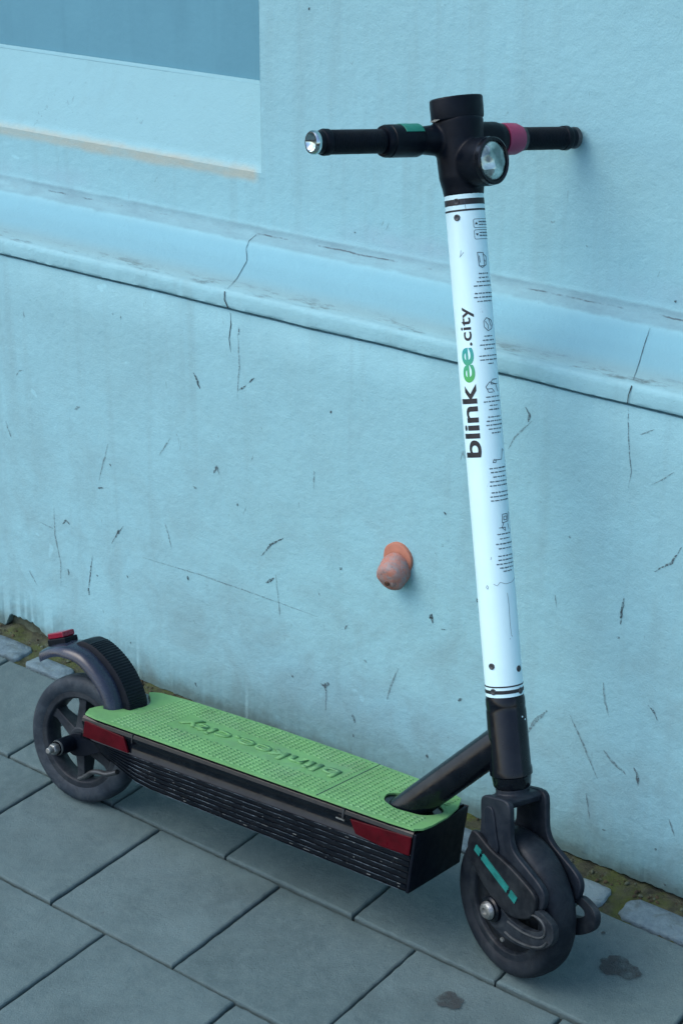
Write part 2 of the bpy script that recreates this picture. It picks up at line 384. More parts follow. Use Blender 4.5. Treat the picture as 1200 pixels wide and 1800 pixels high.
def interp(xs, v):
    for (a, b), (c, d) in zip(xs, xs[1:]):
        if a <= v <= c: return b + (d - b) * (v - a) / (c - a)
    return xs[0][1] if v < xs[0][0] else xs[-1][1]

# ================================================================ SETTING: wall
XN = 0.088                                                        # edge of the niche
def nz(x, y, z, s, a): return noise.noise(Vector((x * s, y * s, z * s))) * a
def zfoot(x):
    v = 0.001 + 0.006 * min(1, max(0, (x - 0.7) * 4)) + nz(x, 1, 2, 38, 0.004) + nz(x, 5, 2, 110, 0.003)
    if -0.475 < x < -0.335:
        t = (x + 0.475) / 0.14; v += 0.030 * min(1, t * 8) * min(1, (1 - t) * 2.2) + nz(x, 9, 2, 120, 0.004)
    return v
prof = [(0.350, None), (0.334, None), (0.332, 'up'), (0.332, 0.10), (0.332, 0.2), (0.332, 0.3), (0.332, 0.4), (0.332, 0.5), (0.332, 0.6), (0.332, 0.7), (0.332, 0.768), (0.3335, 0.7710), (0.360, 0.7716),
        (0.360, 0.7760), (0.3285, 0.7765), (0.3268, 0.7780), (0.3262, 0.7820), (0.3262, 0.7960), (0.3270, 0.8015), (0.3290, 0.8045), (0.3330, 0.8058), (0.338, 0.8066),
        (0.346, 0.8090), (0.360, 0.8135), (0.380, 0.8205), (0.402, 0.8280), (0.425, 0.8365), (0.447, 0.8450), (0.462, 0.8520), (0.4705, 0.8590), (0.4750, 0.8660), (0.4755, 0.880), (0.4755, 0.92), (0.4752, 0.955), (0.4750, 0.962)]
bm = bmesh.new()
xs = []
x = -2.4
while x < 3.4:
    xs.append(x); x += 0.006 if -0.75 < x < 1.35 else 0.06
rows = []
for (y, z) in prof:
    r = []
    for x in xs:
        zz = z; yy = y
        if z is None: zz = zfoot(x) + (0.0 if y > 0.34 else 0.0005)
        elif z == 'up': zz = zfoot(x) + 0.003
        else:
            if 0.7705 < z < 0.86:
                k = 1.0 if z < 0.81 else 0.6
                yy += nz(x, y, z, 14, 0.0012 * k) + nz(x, y, z * 3, 60, 0.0006 * k); zz += nz(x, 3 + y, z, 11, 0.0012 * k) + nz(x, 3 + y, z * 3, 70, 0.0005 * k)
            yy += nz(x, 0, z, 2.2, 0.0015)
        r.append(bm.verts.new((x, yy, zz)))
    rows.append(r)
for A, B in zip(rows, rows[1:]):
    for i in range(len(xs) - 1): bm.faces.new((A[i], A[i + 1], B[i + 1], B[i]))
def quadgrid(P00, P10, P11, P01, nu, nv, mi=0):
    g = []
    for j in range(nv + 1):
        v = j / nv; r = []
        for i in range(nu + 1):
            u = i / nu
            p = (Vector(P00) * (1 - u) + Vector(P10) * u) * (1 - v) + (Vector(P01) * (1 - u) + Vector(P11) * u) * v
            p.y += nz(p.x, 0, p.z, 2.2, 0.0015); r.append(bm.verts.new(p))
        g.append(r)
    for j in range(nv):
        for i in range(nu):
            f = bm.faces.new((g[j][i], g[j][i + 1], g[j + 1][i + 1], g[j + 1][i])); f.material_index = mi
# right of the niche, above the sill line
quadgrid((XN, 0.4750, 0.962), (3.4, 0.475, 0.962), (3.4, 0.475, 3.2), (XN + 0.004, 0.475, 3.2), 60, 40)
# niche: sloped sill, recessed darker panel, reveals, head
quadgrid((-1.5, 0.475, 0.962), (XN, 0.475, 0.962), (XN, 0.545, 1.0905), (-1.5, 0.545, 1.0905), 60, 6)
quadgrid((-1.5, 0.556, 1.085), (XN, 0.556, 1.085), (XN, 0.556, 2.5), (-1.5, 0.556, 2.5), 30, 24, 1)
bm.faces.new([bm.verts.new(p) for p in ((-1.5, 0.545, 1.0905), (XN, 0.545, 1.0905), (XN, 0.556, 1.0945), (-1.5, 0.556, 1.0945))])
bm.faces.new([bm.verts.new(p) for p in ((XN, 0.475, 0.962), (XN + 0.004, 0.475, 3.2), (XN + 0.004, 0.56, 3.2), (XN, 0.56, 0.962))])
bm.faces.new([bm.verts.new(p) for p in ((-1.5, 0.475, 0.962), (-1.5, 0.56, 0.962), (-1.5, 0.56, 2.5), (-1.5, 0.475, 2.5))])
bm.faces.new([bm.verts.new(p) for p in ((-1.5, 0.475, 2.5), (-1.5, 0.56, 2.5), (XN + 0.003, 0.56, 2.5), (XN + 0.003, 0.475, 2.5))])
quadgrid((-2.4, 0.475, 0.962), (-1.5, 0.475, 0.962), (-1.5, 0.475, 3.2), (-2.4, 0.475, 3.2), 10, 10)
quadgrid((-1.5, 0.475, 2.5), (XN + 0.003, 0.475, 2.5), (XN + 0.004, 0.475, 3.2), (-1.5, 0.475, 3.2), 10, 6)
bmesh.ops.recalc_face_normals(bm, faces=bm.faces[:])
# make sure the shell faces the street
for f in bm.faces:
    if f.normal.y > 0.2: f.normal_flip()
# solid back and top of the wall
box(bm, (-2.4, 0.60, -0.1), (3.4, 0.80, 3.2))
bm.faces.new([bm.verts.new(p) for p in ((-2.4, 0.475, 3.2), (3.4, 0.475, 3.2), (3.4, 0.60, 3.2), (-2.4, 0.60, 3.2))])
bm.faces.new([bm.verts.new(p) for p in ((3.4, 0.332, 0), (3.4, 0.60, 0), (3.4, 0.60, 3.2), (3.4, 0.475, 3.2), (3.4, 0.475, 0.866))])
bm.faces.new([bm.verts.new(p) for p in ((-2.4, 0.332, 0), (-2.4, 0.60, 0), (-2.4, 0.60, 3.2), (-2.4, 0.475, 3.2), (-2.4, 0.475, 0.866))])
# marks and cracks lie in the wall's own mesh
def ysurf(z, up=False):
    if z > 0.866: return 0.4752
    if z < 0.78: return 0.332
    P = [(b, a) for a, b in prof if isinstance(b, float) and b >= 0.777]
    return interp(P, z)
def ribbon(pts, w, mi, ragged=0.35, step=0.003, taper=True, off=0.0006):
    P = [Vector(p) for p in pts]; Q = []
    for a, b in zip(P, P[1:]):
        n = max(1, int((b - a).length / step))
        for k in range(n): Q.append(a.lerp(b, k / n))
    Q.append(P[-1])
    if len(Q) < 3: Q = [P[0], P[0].lerp(P[-1], .35), P[0].lerp(P[-1], .7), P[-1]]
    prev = None; n = len(Q); s = random.random() * 50
    for i, p in enumerate(Q):
        d = (Q[min(i + 1, n - 1)] - Q[max(i - 1, 0)]); nn = Vector((-d.z, 0, d.x))
        if nn.length < 1e-9: nn = Vector((1, 0, 0))
        nn.normalize(); t = i / (n - 1)
        ww = w * 0.5 * (1 + ragged * noise.noise(Vector((i * 0.6, s, 0))) * 2)
        if taper: ww *= max(0.12, math.sin(math.pi * min(1, max(0, 0.08 + 0.84 * t))))
        jx = nn * noise.noise(Vector((i * 0.35, s, 7))) * w * 0.35
        a = p + nn * ww + jx; b = p - nn * ww + jx
        for v in (a, b): v.y += nz(v.x, 0, v.z, 2.2, 0.0015) - off
        va, vb = bm.verts.new(a), bm.verts.new(b)
        if prev:
            f = bm.faces.new((prev[0], va, vb, prev[1])); f.material_index = mi
            f.normal_update()
            if f.normal.y > 0: f.normal_flip()
        prev = (va, vb)
MARKS = [([(0.0519,0.647),(0.0578,0.6382),(0.066,0.6219)],0.0048,0.9,0.332),([(0.1513,0.6386),(0.16,0.6435),(0.1662,0.6488)],0.0028,0.8,0.332),([(0.1725,0.6561),(0.1848,0.6657)],0.0037,0.8,0.332),([(-0.3875,0.5453),(-0.3786,0.5583),(-0.3646,0.5634)],0.0021,0.6,0.332),([(-0.1589,0.468),(-0.1766,0.4196),(-0.1875,0.389)],0.0031,0.35,0.332),([(-0.1916,0.3734),(-0.177,0.3772)],0.0042,0.5,0.332),([(0.0426,0.4375),(0.0504,0.4353)],0.0034,0.9,0.332),([(0.0907,0.4742),(0.0977,0.4885),(0.1035,0.4754)],0.0058,0.5,0.332),([(0.1427,0.432),(0.1426,0.4267)],0.0039,0.9,0.332),([(-0.2908,0.2746),(-0.2795,0.2847),(-0.2711,0.2777)],0.0043,0.9,0.332),([(-0.3106,0.3054),(-0.3131,0.2461),(-0.3031,0.1896),(-0.306,0.1406)],0.0032,0.4,0.332),([(-0.1648,0.2692),(-0.1473,0.2948),(-0.1317,0.3139)],0.0026,0.5,0.332),([(-0.1487,0.2944),(-0.1439,0.3026)],0.0073,0.9,0.332),([(-0.2839,0.1833),(-0.2821,0.1695)],0.0049,0.9,0.332),([(-0.2156,0.2327),(-0.2275,0.1762),(-0.2328,0.1472)],0.0032,0.45,0.332),([(-0.2318,0.1594),(-0.2316,0.1439)],0.0049,0.9,0.332),([(-0.3951,0.1505),(-0.373,0.1204)],0.0028,0.35,0.332),([(0.1933,0.3473),(0.2126,0.3741),(0.2425,0.3952)],0.0034,0.75,0.332),([(0.2011,0.299),(0.2113,0.3063),(0.2202,0.3144)],0.0049,0.7,0.332),([(-0.0284,0.3479),(-0.0213,0.3277),(-0.0145,0.3018)],0.003,0.4,0.332),([(0.0213,0.2596),(0.0222,0.2486)],0.0041,0.8,0.332),([(-0.0885,0.2636),(0.0486,0.27),(0.179,0.2705),(0.3154,0.2694)],0.0021,0.33,0.332),([(-0.3529,0.2611),(-0.3151,0.2574)],0.0022,0.35,0.332),([(-0.1304,0.0763),(-0.1275,0.0761)],0.0043,0.9,0.332),([(0.2305,0.2645),(0.2314,0.2429)],0.0024,0.4,0.332),([(0.3073,0.5332),(0.3059,0.5008)],0.0028,0.35,0.332),([(0.3411,0.6451),(0.3411,0.6403)],0.0036,0.9,0.332),([(0.5606,0.529),(0.5649,0.5245)],0.0044,0.9,0.332),([(0.5393,0.3369),(0.5434,0.3454),(0.546,0.3309)],0.0064,0.85,0.332),([(0.5625,0.326),(0.5712,0.3277)],0.0027,0.8,0.332),([(0.3608,0.3709),(0.3642,0.3771)],0.0037,0.9,0.332),([(0.3704,0.2644),(0.3763,0.2738)],0.0033,0.6,0.332),([(0.6973,0.7328),(0.7036,0.7228),(0.7033,0.7104)],0.0042,0.6,0.332),([(0.6708,0.6598),(0.6814,0.6821),(0.7089,0.7135)],0.0025,0.35,0.332),([(0.8829,0.7337),(0.8939,0.7397),(0.9039,0.7463)],0.0024,0.35,0.332),([(0.9063,0.6642),(0.923,0.6762),(0.9391,0.6915)],0.002,0.4,0.332),([(0.8775,0.4791),(0.8752,0.4599),(0.8744,0.4335)],0.0042,0.7,0.332),([(0.9217,0.5335),(0.9468,0.5543),(0.9602,0.5829)],0.0033,0.6,0.332),([(0.7629,0.4487),(0.7671,0.4281)],0.0026,0.35,0.332),([(0.9287,0.3167),(0.9376,0.3102),(0.9472,0.2962)],0.0034,0.6,0.332),([(0.9141,0.2031),(0.9206,0.1936),(0.924,0.1747)],0.0044,0.6,0.332),([(0.7277,0.194),(0.7407,0.2214),(0.7618,0.2473)],0.0063,0.4,0.332),([(0.8618,0.2133),(0.8827,0.196),(0.9028,0.1867)],0.0053,0.35,0.332),([(0.8535,0.3291),(0.8575,0.3012),(0.8673,0.2732)],0.0035,0.35,0.332),([(0.7996,0.2558),(0.8274,0.2105),(0.8557,0.1602)],0.0035,0.3,0.332),([(0.332,0.1494),(0.3294,0.0926)],0.0029,0.35,0.332),([(0.3854,0.106),(0.3903,0.101),(0.3927,0.0919)],0.0049,0.85,0.332),([(0.0295,0.0451),(0.0333,0.0369)],0.0042,0.8,0.332),([(0.255,0.1386),(0.2587,0.1331)],0.004,0.6,0.332),([(0.3197,0.144),(0.3283,0.1414),(0.3369,0.1511)],0.0068,0.5,0.332),([(0.3283,0.1448),(0.3307,0.1312)],0.0049,0.5,0.332),([(0.5991,0.207),(0.6054,0.2145)],0.0055,0.7,0.332),([(0.5415,0.0873),(0.5429,0.0779)],0.0047,0.6,0.332),([(0.4802,0.2271),(0.467,0.1906),(0.4583,0.1605)],0.0037,0.25,0.332),([(0.8695,0.4112),(0.8752,0.4111)],0.0034,0.6,0.332),([(0.6262,0.4001),(0.6296,0.3933)],0.0035,0.7,0.332),([(0.7809,0.5502),(0.7839,0.5474)],0.0034,0.6,0.332),([(-0.1111,0.715),(-0.1103,0.708)],0.0039,0.8,0.332),([(-0.1313,0.7152),(-0.1288,0.7126)],0.004,0.5,0.332),([(0.1544,0.7468),(0.154,0.7322)],0.0023,0.5,0.332),([(0.1517,0.7366),(0.1538,0.6836),(0.1471,0.6228)],0.0028,0.35,0.332),([(-0.2084,0.1937),(-0.2057,0.1898)],0.0032,0.5,0.332),([(-0.1299,0.2147),(-0.1258,0.2112)],0.0032,0.5,0.332),([(0.8274,-0.0203),(0.8317,-0.0228)],0.0046,0.4,0.332),([(0.9793,0.0196),(0.9841,0.0196)],0.0045,0.5,0.332),([(0.96,0.0769),(0.9631,0.0741)],0.0045,0.8,0.332),([(0.8699,0.0736),(0.8758,0.075)],0.0036,0.6,0.332),([(0.9786,0.138),(0.9903,0.1123)],0.0035,0.3,0.332),([(0.838,0.1275),(0.847,0.0841)],0.0036,0.25,0.332),([(0.224,0.322),(0.2272,0.2906),(0.2316,0.2539)],0.0024,0.2,0.332),([(0.388,0.0689),(0.3905,0.0619)],0.0039,0.6,0.332),([(0.4108,0.2198),(0.4167,0.2164)],0.0038,0.3,0.332),([(0.3156,0.3175),(0.3192,0.3101)],0.0028,0.4,0.332),([(-0.0062,0.5155),(-0.0349,0.4766)],0.003,0.2,0.332),([(-0.4255,0.4492),(-0.4135,0.4178)],0.0033,0.4,0.332),([(-0.2404,0.5142),(-0.2253,0.5231)],0.0052,0.25,0.332),([(-0.155,0.425),(-0.1575,0.4299)],0.0031,0.5,0.332),([(0.1887,1.2355),(0.1909,1.2323)],0.0046,0.9,0.475),([(0.28,0.8949),(0.2823,0.8934)],0.0037,0.9,0.475),([(0.8487,0.8837),(0.8521,0.886)],0.005,0.9,0.475),([(0.7012,0.9415),(0.7032,0.9401)],0.0034,0.5,0.475)]
for pts, w, a, y in MARKS:
    mi = 3 if a > 0.65 else (4 if a > 0.42 else 5)
    ribbon([(px, y, pz) for px, pz in pts], w, mi)
def onwall(L): return [(x, ysurf(z), z) for x, z in L]
ribbon(onwall([(0.080, 0.8590), (0.074, 0.850), (0.083, 0.842), (0.107, 0.832), (0.124, 0.816), (0.130, 0.8062)]), 0.0021, 2, 0.2, 0.003, off=0.0016)
ribbon([(0.131, 0.3280, 0.8040), (0.1315, 0.3262, 0.796), (0.131, 0.3262, 0.790), (0.138, 0.3266, 0.7775)], 0.0021, 2, 0.2, 0.004, off=0.0016, taper=False)
ribbon([(0.137, 0.332, 0.768), (0.138, 0.332, 0.748), (0.133, 0.332, 0.722), (0.136, 0.332, 0.70)], 0.0017, 2, 0.2, 0.004)
ribbon(onwall([(0.826, 0.847), (0.837, 0.833), (0.850, 0.820), (0.862, 0.8075)]), 0.0018, 2, 0.2, 0.003, off=0.0016)
ribbon([(0.867, 0.3280, 0.8040), (0.864, 0.3262, 0.790), (0.863, 0.3266, 0.7775)], 0.0018, 2, 0.2, 0.004, off=0.0016, taper=False)
ribbon([(0.862, 0.332, 0.768), (0.863, 0.332, 0.749), (0.868, 0.332, 0.708), (0.874, 0.332, 0.675), (0.871, 0.332, 0.65)], 0.0018, 6, 0.3, 0.004)
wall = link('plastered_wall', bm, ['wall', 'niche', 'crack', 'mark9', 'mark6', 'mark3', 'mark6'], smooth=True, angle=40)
tag(wall, 'pale blue plastered building wall with a moulded ledge, a niche and two cracks, behind the scooter', 'wall')
# rough masonry behind the broken foot of the plaster
bm = bmesh.new(); g = []
for j, z in enumerate((-0.03, -0.01, 0.005, 0.018, 0.03, 0.045, 0.065)):
    g.append([bm.verts.new((x, 0.346 + nz(x, z, 1, 45, 0.006) + nz(x, z, 4, 140, 0.003), z)) for x in [-0.75 + 0.008 * k for k in range(260)]])
for A, B in zip(g, g[1:]):
    for i in range(259): bm.faces.new((A[i], A[i + 1], B[i + 1], B[i]))
link('foundation_masonry', bm, 'found', parent=wall, angle=0)

# ================================================================ SETTING: ground
bm = bmesh.new()
S = 120
for f in (((-S, -S, -0.012), (S, -S, -0.012), (S, 0.36, -0.012), (-S, 0.36, -0.012)),): bm.faces.new([bm.verts.new(p) for p in f])
tag(link('ground', bm, 'soil', smooth=False), kind='structure')
bm = bmesh.new()
tone = []
def slab(x0, x1, y0, y1, tn, dz=0.0, gap=0.0020, ta=0, tb=0):
    vs = []
    seg = 22
    def edge(a, b, j):
        return [(a[0] + (b[0] - a[0]) * k / seg, a[1] + (b[1] - a[1]) * k / seg) for k in range(seg)]
    x0 += gap; x1 -= gap; y0 += gap * 1.15; y1 -= gap * 1.15
    ring = edge((x0, y0), (x1, y0), 0) + edge((x1, y0), (x1, y1), 0) + edge((x1, y1), (x0, y1), 0) + edge((x0, y1), (x0, y0), 0)
    cx, cy = (x0 + x1) / 2, (y0 + y1) / 2
    def mk(ins, z, j):
        out = []
        for (x, y) in ring:
            jx, jy = nz(x, y, tn * 30, 95, j), nz(x, y, tn * 30 + 9, 95, j)
            dx = -math.copysign(min(ins, abs(x - cx)), x - cx) if abs(abs(x - cx) - (x1 - x0) / 2) < 1e-6 else 0
            dy = -math.copysign(min(ins, abs(y - cy)), y - cy) if abs(abs(y - cy) - (y1 - y0) / 2) < 1e-6 else 0
            out.append(bm.verts.new((x + dx + jx, y + dy + jy, z + dz + ta * (x - cx) + tb * (y - cy))))
        return out
    R = [mk(0, -0.03, 0.0010), mk(0, -0.0045, 0.0013), mk(0.0010, -0.0018, 0.0014), mk(0.0032, -0.0003, 0.0016), mk(0.008, 0.0, 0.0)]
    fs = []
    for A, B in zip(R, R[1:]):
        for k in range(len(ring)):
            k2 = (k + 1) % len(ring); fs.append(bm.faces.new((A[k], A[k2], B[k2], B[k])))
    fs.append(bm.faces.new(R[-1]))
    for f in fs: tone.append(tn)
rowdefs = []
T = 0.25
def jr(a): return random.uniform(-a, a)
ys = [(0.0, 0.242)] + [(-T * (k + 1), -T * k) for k in range(12)]
offs = {0: 0.134, 1: 0.0, 2: 0.118}
for ri, (y0, y1) in enumerate(ys):
    off = offs.get(ri, 0.0 if ri % 2 else 0.125)
    k = -10; xb = None
    pos = [off + T * kk + (jr(0.0015)) for kk in range(-11, 14)]
    if ri == 0: fixed = {-0.116: -0.116, 0.134: 0.136, 0.384: 0.381, 0.634: 0.633, 0.884: 0.886}
    elif ri == 1: fixed = {0.0: 0.006, 0.25: 0.248, 0.5: 0.4985, 0.75: 0.754}
    elif ri == 2: fixed = {0.368: 0.368, 0.618: 0.619}
    else: fixed = {}
    for i, v in enumerate(pos):
        for a, b in fixed.items():
            if abs(v - a) < 0.01: pos[i] = b
    for a, b in zip(pos, pos[1:]):
        slab(a, b, y0 + (0.0 if ri else 0.002) + jr(0.0007), y1 + jr(0.0007), random.random(), jr(0.0013), random.uniform(0.0015, 0.0027), jr(0.007), jr(0.007))
# spill stains on the slabs
def blot(cx, cy, r, sx, sy, z):
    n = 26; c = bm.verts.new((cx, cy, z)); ring = []
    for k in range(n):
        t = 2 * math.pi * k / n; q = r * (1 + 0.42 * noise.noise(Vector((math.cos(t) * 1.6, math.sin(t) * 1.6, cx * 9))) + 0.22 * noise.noise(Vector((math.cos(t) * 5, math.sin(t) * 5, cx * 3))))
        ring.append(bm.verts.new((cx + q * sx * math.cos(t), cy + q * sy * math.sin(t), z)))
    for k in range(n):
        f = bm.faces.new((c, ring[k], ring[(k + 1) % n])); f.material_index = 1; tone.append(0.5)
blot(1.011, 0.134, 0.028, 1.0, 0.85, 0.0034); blot(0.859, -0.071, 0.020, 1.0, 0.9, 0.0034)
blot(0.955, 0.192, 0.003, 1, 1, 0.0034)
pv = link('pavement', bm, ['slab', 'spill'], smooth=False)
at = pv.data.attributes.new('tone', 'FLOAT', 'FACE'); at.data.foreach_set('value', tone)
tag(pv, kind='structure')
# mossy dirt between the slabs and the wall
bm = bmesh.new(); g = []
ysr = [0.238, 0.246, 0.256, 0.266, 0.276, 0.286, 0.295, 0.302, 0.309, 0.316, 0.323, 0.330, 0.337, 0.345, 0.352]
xsr = [-0.8 + 0.007 * k for k in range(330)]
for y in ysr:
    lift = interp([(0.238, -0.009), (0.29, -0.006), (0.32, -0.001), (0.352, 0.006)], y)
    g.append([bm.verts.new((x, y, lift + nz(x, y, 0, 30, 0.004) + nz(x, y, 3, 110, 0.004) + nz(x, y, 8, 260, 0.002))) for x in xsr])
for A, B in zip(g, g[1:]):
    for i in range(len(xsr) - 1): bm.faces.new((A[i], A[i + 1], B[i + 1], B[i]))
random.seed(3)
for k in range(520):
    x = random.uniform(-0.75, 1.45); y = 0.325 - abs(random.gauss(0, 0.022)); y = max(y, 0.248)
    if random.random() < 0.6: y = random.uniform(0.300, 0.330)
    z = interp([(0.238, -0.009), (0.29, -0.006), (0.32, -0.001), (0.352, 0.006)], y) + 0.001; s_ = random.choice([0.0012, 0.0016, 0.0022, 0.003, 0.0045])
    c_ = Vector((x, y, z)); fl_ = random.uniform(0.3, 0.8); ang = random.uniform(0, 3.1); va = []
    for q in range(6):
        t = math.pi / 3 * q; va.append(Vector((math.cos(t) * random.uniform(0.7, 1.2), math.sin(t) * random.uniform(0.4, 0.9), 0)))
    rot = Matrix.Rotation(ang, 3, 'Z') @ Matrix.Rotation(random.uniform(-0.5, 0.5), 3, 'X')
    lo_ = [bm.verts.new(c_ + rot @ (v * s_)) for v in va]; hi_ = [bm.verts.new(c_ + rot @ (v * s_ * 0.7 + Vector((0, 0, s_ * fl_)))) for v in va]
    mi_ = random.choice([1, 1, 2, 2, 2]) 
    for q in range(6):
        f = bm.faces.new((lo_[q], lo_[(q + 1) % 6], hi_[(q + 1) % 6], hi_[q])); f.material_index = mi_
    f = bm.faces.new(hi_); f.material_index = mi_
M['litter'] = simple('dry_litter', (0.055, 0.045, 0.022), 1.0, var=0.7, vs=30)
tag(link('moss_strip', bm, ['moss', 'found', 'litter'], angle=0), 'mossy brown dirt packed along the foot of the wall', 'moss', kind='stuff')
# granite setts edging
bm = bmesh.new(); tone = []
def sett(x0, x1, y0, y1, tn):
    n = 22; c = Vector(((x0 + x1) / 2, (y0 + y1) / 2, 0)); hx, hy = (x1 - x0) / 2, (y1 - y0) / 2
    def ring(s, z):
        out = []
        for k in range(n):
            t = 2 * math.pi * k / n; p = 9
            ct, st = math.cos(t), math.sin(t); r = (abs(ct) ** p + abs(st) ** p) ** (-1 / p)
            w = 1 + 0.08 * noise.noise(Vector((ct * 1.5 + x0 * 9, st * 1.5, 0)))
            out.append(bm.verts.new((c.x + ct * r * hx * s * w, c.y + st * r * hy * s * w, z + nz(ct, st, x0 * 7, 3, 0.0015))))
        return out
    R = [ring(1.0, -0.03), ring(1.0, -0.006), ring(0.975, -0.0015), ring(0.93, 0.0008), ring(0.5, 0.0015)]
    for A, B in zip(R, R[1:]):
        for k in range(n): bm.faces.new((A[k], A[(k + 1) % n], B[(k + 1) % n], B[k])); tone.append(tn)
    bm.faces.new(R[-1]); tone.append(tn)
for s in ((-0.70, -0.60), (-0.585, -0.49), (-0.47, -0.358), (-0.336, -0.232), (-0.215, -0.12), (-0.10, 0.01), (0.03, 0.12), (0.14, 0.25), (0.27, 0.36), (0.38, 0.49), (0.51, 0.60), (0.62, 0.70), (0.945, 1.075), (1.09, 1.20), (1.22, 1.35)):
    sett(s[0], s[1], 0.2455 + jr(0.0008), 0.296 + jr(0.008), 0.1 * random.random())
sett(0.858, 0.915, 0.252, 0.298, 0.8)
st = link('stone_edging', bm, 'stone', angle=0)
at = st.data.attributes.new('tone', 'FLOAT', 'FACE'); at.data.foreach_set('value', tone)
tag(st, kind='structure')

# ================================================================ pipe stub in the wall
root = bpy.data.objects.new('pipe_stub', None); COL.objects.link(root); root.location = (0.478, 0.332, 0.420)
root.rotation_euler = (0, 0, 0)
tag(root, 'stubby orange capped plastic pipe end sticking out of the blue wall behind the scooter', 'pipe stub')
bm = bmesh.new()
lathe(bm, [(-0.01, 0.0275), (0.0015, 0.0280), (0.0050, 0.0272), (0.0065, 0.024), (0.0065, 0.0)], axis=(0, -1, 0), seg=40)
for v in bm.verts:
    v.co += Vector((nz(v.co.x, v.co.z, 0, 60, 0.0015), 0, 0.006 + nz(v.co.z, v.co.x, 5, 60, 0.0015)))
link('flange', bm, 'peach', parent=root)
bm = bmesh.new()
rr = lathe(bm, [(0.000, 0.0215), (0.008, 0.0225), (0.012, 0.0240), (0.018, 0.0240), (0.020, 0.0228), (0.026, 0.0232), (0.032, 0.0222), (0.036, 0.0195), (0.0385, 0.0150), (0.0390, 0.0110), (0.0405, 0.0085), (0.0405, 0.0)], axis=(0, -1, 0), seg=40)
for v in bm.verts:
    v.co += Vector((nz(v.co.x, v.co.z, v.co.y, 70, 0.0018), nz(v.co.z, v.co.x, 5, 90, 0.0012), nz(v.co.z, v.co.x, v.co.y + 5, 70, 0.0018)))
TL = Matrix.Translation((0, 0, -0.005)) @ Matrix.Rotation(rad(23), 4, 'X') @ Matrix.Rotation(rad(6), 4, 'Z')
for v in bm.verts: v.co = TL @ Vector((v.co.x * 1.08, v.co.y, v.co.z * 1.16))
cap = link('cap', bm, 'orange', parent=root)
bm = bmesh.new(); lathe(bm, [(0.040, 0.0045), (0.0432, 0.0040), (0.0438, 0.0)], origin=(-0.001, 0, -0.003), axis=(0, -1, 0), seg=14)
for v in bm.verts: v.co = TL @ v.co
M['rust'] = simple('rusty_screw', (0.10, 0.045, 0.025), 0.9, var=0.5, vs=200, bump=0.001)
link('screw', bm, 'rust', parent=cap)

# ================================================================ ELECTRIC SCOOTER
scooter = bpy.data.objects.new('electric_scooter', None); COL.objects.link(scooter)
PSI, PHI = rad(3.1119), rad(12.2484)
scooter.rotation_euler = (-PHI, 0, PSI); scooter.location = (0.110, -0.015, 0.0)
tag(scooter, 'white and black electric kick scooter with a green deck mat, leaning on the blue wall', 'scooter')
MS = Matrix(((0.892, 0.377, -0.249, 0.713), (-0.389, 0.921, 0.0, 0.0), (0.230, 0.097, 0.968, 0.406), (0, 0, 0, 1)))
# orthonormalise
zc = MS.col[2].to_3d().normalized(); yc = (MS.col[1].to_3d() - zc * MS.col[1].to_3d().dot(zc)).normalized(); xc = yc.cross(zc)
MS = Matrix(((xc.x, yc.x, zc.x, 0.713), (xc.y, yc.y, zc.y, 0), (xc.z, yc.z, zc.z, 0.406), (0, 0, 0, 1)))

